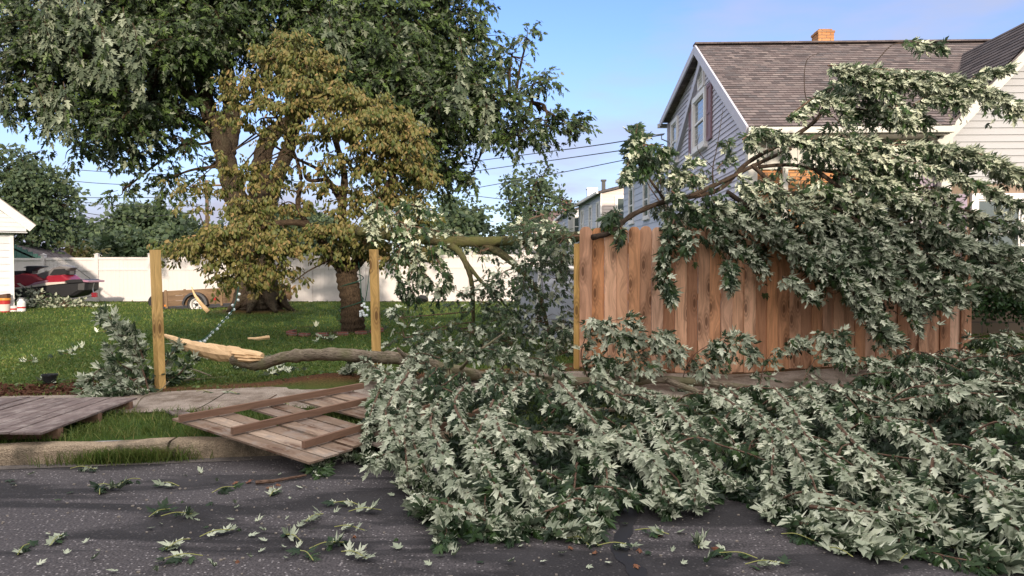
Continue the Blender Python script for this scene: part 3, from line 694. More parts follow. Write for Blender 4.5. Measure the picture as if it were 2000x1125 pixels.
    vb=MB(); vb.obox(c+AP*.012,AX*.24,AP*.004,ZU*.31,.5); vb.build('vent_backing',M['black'],H)
    window(H,O,AX,-AP,3.75,4.95,4.80,6.02-.08,M['trim'],.13,.09)
    window(H,O,AX,-AP,7.35,8.15,4.95,6.0,M['trim'],.12,.07)
    for a in (3.12,5.18):
        s=MB(); c=O+AX*(a+.2)+ZU*5.40-AP*.04
        for q in (-1,1): s.obox(c+AX*.19*q,AX*.035,AP*.022,ZU*.66,.5)
        for z in (-.62,0,.62): s.obox(c+ZU*z,AX*.155,AP*.022,ZU*.045,.5)
        s.obox(c+AP*.006,AX*.155,AP*.012,ZU*.62,.5); s.build('shutter',M['shutter'],H)
    # front windows behind the leaves, with lilac shutters
    for x0,x1 in ((2.15,3.0),):
        window(H,FO,AP,-AX,x0,x1,2.3,3.5,M['trim'],.11,.06)
        for a in (x0-.5,x1+.15): s=MB(); s.obox(FO+AP*(a+.17)+ZU*2.9-AX*.03,AP*.17,AX*.02,ZU*.68,.5); s.build('shutter',M['shutterl'],H)
    # chimney on the ridge
    c=at(1607,75,18.2); k=MB(); cx,cy=c[0],c[1]
    k.box(cx-.19,cx+.19,cy-.2,cy+.2,6.7,7.42,.5)
    k.build('chimney',M['brick'],H)
    k2=MB()
    for x0,x1,z0,z1 in ((-.21,.21,7.42,7.47),(-.16,.16,7.47,7.52)): k2.box(cx+x0,cx+x1,cy+x0,cy+x1,z0,z1,.5)
    k2.build('chimney_cap',M['brick'],H)
    # wing with its own gable facing the street
    WO=np.array((8.0,13.95,0)); rx=2.3; re=4.24; ra=6.62
    s=MB(); poly=[(.14,3.30),(.14,re),(rx,ra-.12),(2*rx-.14,re),(2*rx-.14,3.30)]
    courses(s,poly,WO+AP*0,AP,ZU,-AX,.13,.02); s.build('wing_siding',M['sidinggrey'],H)
    st=MB(); st.face([WO+AP*.14+ZU*g0,WO+AP*(2*rx-.14)+ZU*g0,WO+AP*(2*rx-.14)+ZU*3.3,WO+AP*.14+ZU*3.3],[(0,0),(4.3,0),(4.3,2.85),(0,2.85)])
    st.face([WO+AP*.14+ZU*g0+AX*4,WO+AP*.14+ZU*g0,WO+AP*.14+ZU*3.3,WO+AP*.14+ZU*3.3+AX*4],[(0,0),(4,0),(4,2.85),(0,2.85)])
    st.build('stone_wall',M['stone'],H)
    s2=MB(); s2.face([WO+AP*.14+ZU*3.3+AX*4,WO+AP*.14+ZU*3.3,WO+AP*.14+ZU*re,WO+AP*.14+ZU*re+AX*4]); s2.build('wing_side_siding',M['sidinggrey'],H)
    rr=MB()
    for sg in (1,-1):
        a=WO+AP*(rx-sg*rx)-AX*.25-AP*sg*.12; a[2]=re-.12; b=WO+AP*rx-AX*.25; b[2]=ra; V=b-a; L_=np.linalg.norm(V); V/=L_; N=np.cross(V,AX); N=N if N[2]>0 else -N
        ln=6.5 
        U=AX
        courses(rr,[(0,0),(ln,0),(ln if sg>0 else ln,L_),(0,L_)],a+N*.05,U,V,N,.14,.012)
        rr.obox(a+V*L_/2+U*ln/2-N*.02,U*ln/2,V*L_/2,N*.05,.3)
    rr.build('wing_roof',M['darkroof'],H)
    rk=MB()
    for sg in (1,-1):
        a=WO+AP*(rx-sg*rx)-AX*.27-AP*sg*.10; a[2]=re-.24; b=WO+AP*rx-AX*.27; b[2]=ra-.10; V=(b-a)/2; n=np.cross(V,AX); n/=np.linalg.norm(n); rk.obox((a+b)/2,V,AX*.02,n*.085,.5); rk.obox((a+b)/2+AX*.13,V,AX*.12,n*.02,.5)
    c=WO+AP*.0-AX*.10; rk.obox(c+ZU*3.98,AP*.16,AX*.12,ZU*.26,.5); rk.obox(c+ZU*3.5+AP*.08,AP*.09,AX*.07,ZU*.5,.5)
    rk.build('wing_rake',M['cream'],H)
    window(H,WO,AP,-AX,.72,1.52,1.75,3.0,M['trim'],.11,.07)
    for a in (.16,1.70): s=MB(); s.obox(WO+AP*(a+.19)+ZU*2.38-AX*.03,AP*.18,AX*.02,ZU*.72,.5); s.build('shutter',M['shutterl'],H)
    # power line mast on the far corner
    m=MB(); p=at(1292,265,22.6); m.tube([p,p+(.0,0,-.1),p+(.3,.1,-.2)],.02,5); m.tube([p+(-.35,0,.02),p+(.1,0,.06)],.015,4); m.build('service_bracket',M['galv'],H)
big_house()

# ---------------------------------------------------------------- small and far houses
def block_house(name,label,A,B,depth,z0,ze,rise_,sidem,frontm,roofm,wins=(),swins=(),chim=None,lap=.2,band=None,gable=True,group=None,trimm='trim',overh=.25,low=None):
    """A: near left corner, B: far left corner (xy); the front face runs right from A by depth metres"""
    A=np.array((*A,0.));B=np.array((*B,0.)); AXs=B-A; Ls=np.linalg.norm(AXs); AXs/=Ls; U=np.array((AXs[1],-AXs[0],0))
    H=thing(name,label,'house',(A[0],A[1],z0),group)
    s=MB(); courses(s,[(0,z0),(Ls,z0),(Ls,ze),(0,ze)],A,AXs,ZU,-U,lap,.02); s.build('side_wall',M[sidem],H)
    f=MB(); P=[(0,z0),(depth,z0),(depth,ze)]+([(depth/2,ze+rise_)] if gable else [])+[(0,ze)]
    courses(f,P,A,U,ZU,-AXs,lap,.02); 
    f.build('front_wall',M[frontm],H)
    if low:
        q=MB(); e=.03; q.face([A-U*e+ZU*z0,A-U*e+AXs*Ls+ZU*z0,A-U*e+AXs*Ls+ZU*low[0],A-U*e+ZU*low[0]],[(0,0),(Ls,0),(Ls,low[0]-z0),(0,low[0]-z0)]); q.face([A-AXs*e+ZU*z0,A+U*depth-AXs*e+ZU*z0,A+U*depth-AXs*e+ZU*low[0],A-AXs*e+ZU*low[0]],[(0,0),(depth,0),(depth,low[0]-z0),(0,low[0]-z0)]); q.build('base_wall',M[low[1]],H)
    if band: q=MB(); q.obox(A+AXs*Ls/2-U*.06+ZU*band,AXs*Ls/2,U*.07,ZU*.16,.5); q.build('band_board',M['trim'],H)
    r=MB()
    if gable:
        for sg in (1,-1):
            a=A+U*(depth/2-sg*(depth/2+overh)); a=a-AXs*overh; a[2]=ze-.05-rise_*overh/(depth/2); b=A+U*depth/2-AXs*overh; b[2]=ze+rise_; V=b-a; L_=np.linalg.norm(V); V/=L_; N=np.cross(V,AXs); N=N if N[2]>0 else -N
            courses(r,[(0,0),(Ls+2*overh,0),(Ls+2*overh,L_),(0,L_)],a+N*.06,AXs,V,N,.2,.015); r.obox(a+V*L_/2+AXs*(Ls/2+overh),AXs*(Ls/2+overh),V*L_/2,N*.05,.3)
    else:
        for a0,b0,sg in ((-overh,Ls/2,1),(Ls+overh,Ls/2,-1)):
            a=A+AXs*a0-U*overh; a[2]=ze; b=A+AXs*b0-U*overh; b[2]=ze+rise_; V=b-a; L_=np.linalg.norm(V); V/=L_; N=np.cross(V,U); N=N if N[2]>0 else -N
            courses(r,[(0,0),(depth+2*overh,0),(depth+2*overh,L_),(0,L_)],a+N*.06,U,V,N,.2,.015); r.obox(a+V*L_/2+U*(depth/2+overh),U*(depth/2+overh),V*L_/2,N*.05,.3)
    r.build('roof',M[roofm],H)
    gt=MB(); gt.obox(A+AXs*Ls/2-U*(overh+.05)+ZU*(ze-.10),AXs*(Ls/2+overh),U*.06,ZU*.07,.5); gt.build('gutter',M[trimm],H); gt=MB(); gt.obox(A-U*.05-AXs*.05+ZU*(z0+ze)/2,AXs*.04,U*.04,ZU*(ze-z0)/2,.5); gt.build('downspout',M[trimm],H)
    for x0,x1,a,b in wins: window(H,A,U,-AXs,x0,x1,a,b,M['trim'],.12,.07)
    for x0,x1,a,b in swins: window(H,A,AXs,-U,x0,x1,a,b,M['trim'],.10,.07)
    for (dx,dy,sz,z_,mm) in (chim or ()): q=MB(); c=A+U*dx+AXs*dy; q.box(c[0]-sz,c[0]+sz,c[1]-sz,c[1]+sz,ze-.3,z_,.5); q.box(c[0]-sz-.05,c[0]+sz+.05,c[1]-sz-.05,c[1]+sz+.05,z_+.001,z_+.09,.5); q.build('chimney',M[mm],H)
    return H
block_house('row_house','two storey lilac white sided house just behind the big grey house, brick at its base','house' and (5.75,25.6),(5.28,35),9,.5,6.0,1.8,'sidingslateshade','sidingwhite','darkroof',swins=((1.2,2.1,3.9,5.3),(4.3,5.1,3.9,5.3),(7.2,8.0,3.9,5.3),(2.5,3.3,.9,2.2)),chim=((1.6,9.0,.35,6.9,'redbrick'),),low=(3.0,'redbrick'),band=3.1,lap=.28)
block_house('row_house','house with a blue shaded side wall and a pale pink gable front, right of the tall distant tree',(4.97,41),(4.46,49.5),9,.5,6.1,1.1,'sidingslateshade','sidingpink','darkroof',wins=((.85,1.65,4.3,5.7),),swins=((.7,1.4,3.9,5.5),(3.2,4.0,3.9,5.5),(6.4,7.2,3.9,5.5)),chim=((.7,7.5,.3,7.0,'galv'),(.5,2.2,.1,6.9,'black')),band=3.0,lap=.17)
block_house('row_house','narrow white fronted house seen between the pink gable and the brown roof',(4.1,53),(3.85,62),9,.5,6.0,1.4,'sidingslateshade','sidingwhite','darkroof',wins=((.35,1.2,4.2,5.5),),swins=((3,4,4,5.3),),lap=.25)
block_house('row_house','tan pink house with a low brown roof and brick chimney beyond the row',(2.1,72),(2.3,82),4.6,.5,6.3,1.6,'sidingpink','sidingpink','brownroof',wins=((.9,2.2,4.4,5.6),),chim=((3.4,3.5,.45,8.8,'redbrick'),),gable=False,overh=.5,lap=.3)
block_house('cottage','low pale house with a grey roof just above the mossy broken limb',(-3.6,66),(-3.6,74),4.5,.5,2.9,1.2,'sidingwhite','sidingwhite','greyroof',lap=.3,gable=False)
block_house('garage','low grey roofed garage right of the pale low house beyond the vinyl fence',(.0,60),(.0,66),6,.5,2.6,.8,'sidingpink','sidingpink','greyroof',lap=.3,gable=False)
block_house('cottage','little white gabled house with grey roof above the vinyl fence, far left',tuple(at(172,480,58)[:2]),tuple(at(148,480,67)[:2]),1.9,.5,2.6+.2,1.35,'sidingwhite','sidingwhite','greyroof',lap=.3)
block_house('cottage','red roofed house peeking out right of the little white gable',tuple(at(206,480,66)[:2]),tuple(at(206,480,72)[:2]),3.0,.5,3.0,1.1,'sidingwhite','sidingwhite','redroof',lap=.3,gable=False)
block_house('cottage','pink roofed house glimpsed under the left hand tree',tuple(at(68,480,60)[:2]),tuple(at(68,480,66)[:2]),2.4,.5,2.6,1.0,'sidingpink','sidingpink','brownroof',lap=.3,gable=False)
def green_shed():
    H=thing('garden_shed','low green shed with dark shingle roof behind the white vinyl fence','shed',(-21,31,.5))
    w=MB(); a=at(18,505,31); 
    for i in range(12):
        x=a[0]-1+i*.22; w.box(x,x+.205,31.0,31.05,.5,2.15+max(0,(.9-abs(x-(a[0]-.6))*.42)),random.random())
    w.build('wall',M['green'],H)
    r=MB(); p0=at(15,479,31); p1=at(80,508,31); p2=at(152,507,33.5); p3=at(110,482,38)
    V=p1-p0; 
    r.face([p0,p1,p2,p3],[(0,0),(3,0),(3,4),(0,4)]); r.face([p0-(0,0,.08),p3-(0,0,.08),p2-(0,0,.08),p1-(0,0,.08)]); r.face([p0,p0-(0,0,.08),p1-(0,0,.08),p1]); r.face([p1,p1-(0,0,.08),p2-(0,0,.08),p2])
    q0=p0+(p0-p1)*(1,1,-1); r.face([q0,p0,p3,p3+(p0-p1)*(1,1,-1)])
    r.build('roof',M['darkroof'],H)
green_shed()
# ---------------------------------------------------------------- white lap sided shed at the left edge
def left_shed():
    O=at(24,560,22); O[2]=0; U=np.array((.785,.62,0)); S=np.array((-.62,.785,0)); Z=ZU
    H=thing('garage','white lap sided shed with a boxed gable eave at the left edge','shed',(O[0],O[1],.45))
    w=MB(); courses(w,[(-6,.43),(0,.43),(0,2.78),(-3,5.3),(-6,2.78)],O,U,Z,-S,.205,.028); w.build('front_wall',M['sidingwhite'],H)
    s=MB(); courses(s,[(0,.43),(5,.43),(5,2.75),(0,2.75)],O,S,Z,U,.205,.028); s.build('side_wall',M['sidingwhite'],H)
    c=MB(); c.obox(O+Z*1.6+U*.0-S*.0,U*.045,S*.045,Z*1.16,.5); c.build('corner_board',M['trim'],H)
    e=O+U*.50-S*.35; e[2]=2.93; sl=.84; q=e-U*3.5+Z*3.5*sl; V=(q-e)/2; n=np.cross(V,S); n/=np.linalg.norm(n); n=n if n[2]>0 else -n
    q2=e-U*7.0; t=MB(); t.obox((q+e)/2,V,S*.02,n*.12,.5); V2=(q-q2)/2; n2=np.cross(V2,S); n2/=np.linalg.norm(n2); t.obox((q+q2)/2+S*.003,V2,S*.02,n2*.12,.5); t.build('fascia',M['trim'],H)
    gb=MB(); courses(gb,[(-2.4,-.10),(-.16,-.10),(-.16,.0),(-2.4,1.75)],e+S*.03,U,Z,-S,.13,.015)
    gb.obox(e+S*.2-U*.75-Z*.13,U*.62,S*.17,Z*.012,.5); gb.build('boxed_return',M['sidingwhite'],H)
    r=MB(); V=unit(q-e); L_=np.linalg.norm(q-e); courses(r,[(0,0),(5.6,0),(5.6,L_),(0,L_)],e+n*.15,S,V,n,.15,.012); r.obox(e+n*.13+V*L_/2+S*2.8,S*2.8,V*L_/2,n*.015,.5)
    V=unit(q-q2); m2=np.cross(V,S); m2=m2/np.linalg.norm(m2); m2=m2 if m2[2]>0 else -m2; r.obox(q2+m2*.13+V*L_/2+S*2.8,S*2.8,V*L_/2,m2*.015,.5); r.build('roof',M['greyroof'],H)
left_shed()
# ---------------------------------------------------------------- houses of this street's other side, which shade the road
for i,(x,wd,ze,ri,lab) in enumerate(((-26,9,7.6,3.0,'pale two storey house across the street behind the viewer, first of three'),(-14.2,12,7.8,3.0,'slate blue two storey house across the street, directly behind the viewer'),(1.0,24,7.7,3.0,'long white terrace across the street behind the viewer'))):
    block_house('street_house',lab,(x,-25),(x,-14.5),wd,.15,ze,ri,['sidingwhite','sidingslateshade','sidingwhite'][i],'sidingwhite','darkroof',wins=((1,2,1,2.3),(3,4,1,2.3),(3,4,4,5.3)),lap=.3,gable=False)

# ---------------------------------------------------------------- white vinyl fence
def vinyl():
    y=28.0; f=thing('vinyl_fence','long white vinyl privacy fence closing the back of the yard','fence',(-8,y,.5))
    step=2.02; x0=at(86,550,y)[0]; k0=-3; n=14; slope=.0
    zb=.50; zt=2.24
    def dz(x): return .012*(x+8)*.6
    for k in range(k0,n):
        x=x0+k*step; z=dz(x)
        p=MB(); p.box(x-.065,x+.065,y-.07,y+.07,zb-.1,zt+.10+z,.5); p.box(x-.08,x+.08,y-.085,y+.085,zt+.101+z,zt+.125+z,.5); p.lathe((x,y,zt+.125+z),[(.1,0),(.0,.03)],4); p.build('fence_post',M['vinyl'],f)
        q=MB(); a=x+.068; b=x+step-.068
        q.box(a,b,y-.045,y+.045,zt-.09+z,zt+z,.5,long='x'); q.box(a,b,y-.040,y+.040,zt-.50+z,zt-.44+z,.5,long='x'); q.box(a,b,y-.045,y+.045,zb+.02,zb+.13,.5,long='x')
        m=12
        for i in range(m):
            u=a+(b-a)*i/m; v=a+(b-a)*(i+1)/m
            q.box(u+.001,v-.009,y-.016,y+.016,zb+.131,zt-.501+z,.5); q.box(u+.001,v-.009,y-.016,y+.016,zt-.439+z,zt-.091+z,.5)
            q.box(v-.010,v,y-.008,y+.010,zb+.131,zt-.091+z,.5)
        q.build('vinyl_panel',M['vinyl'],f)
vinyl()
# ---------------------------------------------------------------- tall privacy fence
def zf(X): return float(np.interp(X,[.8,1.4,2.0,2.9,4.2,5.2,6.9],[.40,.30,.27,.245,.30,.36,.43]))
def yf(X): return 9.85+.157*(X-.86)
def privacy():
    f=thing('privacy_fence','tall reddish cedar privacy fence panel still standing under the fallen bough','fence',(3.8,yf(3.8),.3))
    X=.90; bw=.166; i=0; b=MB(); U=np.array((1,.157,0)); U/=np.linalg.norm(U); N=np.array((-U[1],U[0],0))
    while X<6.62:
        wv=bw*rng.uniform(.97,1.03); x1=X+wv-.004; r=rng.random(); th=.013; off=(.007 if i%2 else -.007)+rng.normal(0,.003); zt=2.235+rng.normal(0,.006)+(.02 if X>1.5 else 0); zb=zf(X)+rng.normal(0,.008)
        yc=yf(X)+off; tw=rng.normal(0,.004)
        # rounded dog ear top, bowed face
        m=6; xsn=np.linspace(0,1,m+1)
        for k in range(m):
            a,c=xsn[k],xsn[k+1]
            def top(t): return zt-.055*(abs(2*t-1)**3.2)
            def bow(t): return -.007*(1-(2*t-1)**2)+tw*(2*t-1)
            xa=X+(x1-X)*a; xb=X+(x1-X)*c
            ya=yc+.157*(xa-X)+bow(a); yb_=yc+.157*(xb-X)+bow(c)
            uv=[(a*wv,0),(c*wv,0),(c*wv,top(c)-zb),(a*wv,top(a)-zb)]
            b.face([(xa,ya-th,zb),(xb,yb_-th,zb),(xb,yb_-th,top(c)),(xa,ya-th,top(a))],uv,r)
            b.face([(xb,yb_+th,zb),(xa,ya+th,zb),(xa,ya+th,top(a)),(xb,yb_+th,top(c))],uv,r)
            b.face([(xa,ya-th,top(a)),(xb,yb_-th,top(c)),(xb,yb_+th,top(c)),(xa,ya+th,top(a))],uv,r)
        for (xx,s) in ((X,-1),(x1,1)):
            yy=yc+.157*(xx-X)+tw*s
            P=[(xx,yy-th,zb),(xx,yy+th,zb),(xx,yy+th,zt-.055),(xx,yy-th,zt-.055)]
            b.face(P if s>0 else P[::-1],[(0,0),(.02,0),(.02,1.8),(0,1.8)],r)
        X+=wv; i+=1
    b.build('board_panel',M['fencewood'],f)
    p=MB(); e=yf(.86)
    p.obox((.865,e+.045,1.16),(.036,0,0),(0,.036,0),(0,0,.86),.3); p.build('fence_post',M['postwood'],f)
    for x in (3.3,5.7): p=MB(); p.box(x-.045,x+.045,yf(x)+.06,yf(x)+.15,.2,2.1,.5); p.build('fence_post',M['postwood'],f)
    for z in (.65,1.3,1.95):
        p=MB(); a=np.array((.9,yf(.9)+.04,z)); c=np.array((6.55,yf(6.55)+.04,z)); p.obox((a+c)/2,N*.018,(0,0,.045),(c-a)/2,.4); p.build('rail',M['postwood'],f)
privacy()
# ---------------------------------------------------------------- the two bare posts
def post(px_t,py_t,px_b,py_b,Y,lab,rot,w=.062,Zb=None):
    a=at(px_b,py_b,Y); t=at(px_t,py_t,Y); a[2]-=.12
    o=thing('fence_post',lab,'post',(a[0],a[1],a[2]+.1),'bare posts left of the broken fence')
    ax=np.array((math.cos(rot),math.sin(rot),0))*w; ay=np.array((-math.sin(rot),math.cos(rot),0))*w
    V=(t-a)/2; m=MB(); m.obox((a+t)/2,ax,ay,V,rng.random())
    body=m.build('post_body',M['postwood'],o); md=body.modifiers.new('bev','BEVEL'); md.width=.006; md.segments=2
    if w>.05:
        # fastener holes
        h=MB()
        for z in (.22,.55,.9,1.45):
            c=a+(t-a)*z/1.9-ay*1.01+ax*rng.uniform(-.3,.3); h.lathe(c,[(.011,0),(.011,.003)],8,-ay)
        h.build('bolt_hole',M['black'],o)
    return o
post(303,488,314,764,9.25,'taller yellow pine post standing alone beside the leafy twig heap',R(-30),.046)
post(730,487,737,742,9.80,'yellow pine post crossed by the fallen trunk',R(-4),.050)
# ---------------------------------------------------------------- the big silver maple
def A(px,py,Y): return at(px,py,Y)
def ell(px,py,Y,rpx,rpy,ry=None,k=None,pale=None):
    """a clump measured on the photograph: radii in photo pixels at its distance"""
    s=Y/F; rx=rpx*s; rz=rpy*s; r=[A(px,py,Y),(rx,ry if ry else (rx+rz)/2,rz),k]
    return tuple(r+([pale] if pale is not None else []))
def maple():
    Y=22.; base=A(508,602,Y); T=thing('maple_tree','huge silver maple with a forked trunk, towering over the yard','tree',base,None)
    w=MB()
    c=limbs(w,[([A(508,612,Y),A(506,585,Y),A(500,530,Y),A(492,470,Y),A(470,410,Y)],.70,.40),
      ([A(478,455,Y),A(456,370,Y),A(432,280,Y),A(405,210,Y),A(392,120,Y),A(372,20,Y),A(350,-90,Y)],.35,.15),
      ([A(440,300,Y+.2),A(452,240,Y+.3),A(445,150,Y+.3),A(432,60,Y+.3),A(440,-60,Y+.3)],.30,.14),
      ([A(500,470,Y),A(506,400,Y+.1),A(510,320,Y+.2),A(532,262,Y+.2),A(585,225,Y+.2),A(640,170,Y),A(690,90,Y),A(740,-20,Y)],.34,.11),
      ([A(512,440,Y+.5),A(535,360,Y+.6),A(560,300,Y+.7),A(575,250,Y+.7),A(600,150,Y+.7),A(620,10,Y+.8)],.28,.11),
      ([A(410,215,Y),A(360,180,Y-.6),A(290,150,Y-1.4),A(200,120,Y-2),A(100,90,Y-2.6)],.20,.05),
      ([A(425,270,Y),A(370,230,Y+1),A(280,225,Y+1.6),A(180,210,Y+2),A(90,180,Y+2)],.17,.04),
      ([A(640,170,Y),A(720,150,Y+.4),A(820,150,Y+.3),A(930,175,Y-.2),A(1040,200,Y-.8)],.13,.03),
      ([A(600,150,Y+.7),A(700,200,Y+1.2),A(800,230,Y+1.5),A(900,240,Y+1.6)],.15,.04),
      ([A(690,90,Y),A(800,50,Y+1),A(900,60,Y+1.5),A(980,90,Y+1.6)],.10,.03)])
    for a in np.linspace(0,6.28,9)[:-1]:
        w.tube(curve_pts([base+(math.cos(a)*.45,math.sin(a)*.45,.6),base+(math.cos(a)*.7,math.sin(a)*.7,.16),base+(math.cos(a)*1.0,math.sin(a)*1.0,-.08)],5),[.28,.26,.22,.19,.17,.14,.12,.1,.08,.06,.05],7,wob=.12)
    w.build('trunk',M['bark'],T,True)
    nodes=np.concatenate(c[1:])
    B=[]
    for px,py,rx,ry,dy,k,pl in (
      (60,60,110,75,-2.2,26,.75),(40,150,85,55,-2.4,20,.6),(160,110,100,90,-2,28,.7),(215,215,70,70,-1.5,22,.45),(130,200,70,55,-1.8,13,.4),
      (60,215,60,22,-1.8,4,.2),(150,285,75,40,-.5,8,.2),(250,300,50,38,-.8,9,.15),(300,260,60,45,.5,11,.15),(325,350,36,45,-.3,10,.1),(395,335,28,40,.8,4,.1),(240,372,40,22,-.4,5,.1),
      (300,130,120,100,-.6,30,.35),(300,30,150,90,0,30,.4),(140,0,150,80,-1,28,.6),(400,90,60,70,-1.4,13,.15),(350,215,40,45,-1.2,8,.12),(380,10,120,80,1,26,.15),
      (520,20,120,80,0,28,.15),(640,40,110,80,0,28,.15),(760,30,110,90,-.5,28,.25),(700,120,110,90,1.4,26,.12),(800,120,110,90,0,30,.3),(790,210,80,70,-.8,26,.3),(860,60,80,70,.4,20,.2),
      (900,150,100,75,-.4,24,.3),(880,240,70,50,-1,18,.25),(960,230,80,36,-1,14,.12),(1040,165,55,26,-1.4,10,.1),(1070,235,75,30,-1.6,14,.08),(1010,265,80,28,-1.2,14,.08),(1000,110,45,26,-1,7,.1),(1030,75,35,28,-1,5,.1),
      (620,110,70,60,-2.2,22,.12),(700,170,70,60,-2.2,22,.15),(780,150,60,50,-2.4,18,.3),(850,200,60,50,-2.4,18,.3),(660,60,70,50,-2,20,.15),(430,40,60,40,-2,10,.12),(350,80,70,60,-2.2,20,.3),(360,280,35,35,-1.2,6,.12),(250,220,70,60,-2.2,20,.4),(470,60,60,50,1.5,14,.1),(760,80,60,50,-2.2,16,.2),(960,190,60,40,-1.8,12,.15),(820,260,50,50,-1.8,14,.2),(900,15,55,40,0,9,.1),(940,60,45,35,0,7,.1),(1125,250,28,16,-1.6,5,.1),(900,300,40,35,-1,8,.2),(925,335,12,28,-1,6,.3),(880,340,35,25,-.6,7,.2),(850,330,45,60,.6,14,.2),
      (560,110,80,70,1.8,16,.1),(820,300,60,60,0,16,.2),(600,-90,260,90,0,20,.2),(300,-90,260,90,0,20,.3),(850,-70,140,80,0,16,.2),(780,390,50,60,.8,10,.1),(700,330,40,40,1.4,3,.1),(540,350,30,50,1.5,3,.1)):
        B.append(ell(px,py,Y+dy,rx,ry,None,k*1.0,pl*.7))
    Lv=Leaves(); W2=MB(); crown(Lv,W2,B,nodes,.225,20,.3,per=10,ln=.62,hang=.65,limb=.055,shell=.15,tw=.008)
    for i in range(16):
        x=rng.uniform(5,280); y=rng.uniform(-30,170)*(1-.35*(x>180)); Yq=Y-3.6+rng.normal(0,.5); c_=curve_pts([A(x,y,Yq),A(x+rng.normal(3,8),y+35,Yq-.2),A(x+rng.normal(10,10),y+rng.uniform(60,100),Yq-.2)],4)
        W2.tube(c_,.012,3,cap=False); dress(Lv,W2,c_,.13,.32,9,.23,.82,0,(0,0,-.3),.5,1.2,0,VIEW,.8,.005,True,.4)
    for i in range(6):
        x=rng.uniform(640,960); y=rng.uniform(20,230); Yq=Y-2.6+rng.normal(0,.5); c_=curve_pts([A(x,y,Yq),A(x+5,y+30,Yq-.2),A(x+rng.normal(10,10),y+rng.uniform(50,80),Yq-.2)],4)
        W2.tube(c_,.012,3,cap=False); dress(Lv,W2,c_,.15,.3,8,.22,.75,0,(.2,0,-.3),.5,1.2,0,VIEW,.8,.005,True,.4)
    W2.build('branches',M['dogbark'],T); Lv.build('crown',M['leaf_far'],T,'mid')
    print('maple leaves',Lv.count())
maple()
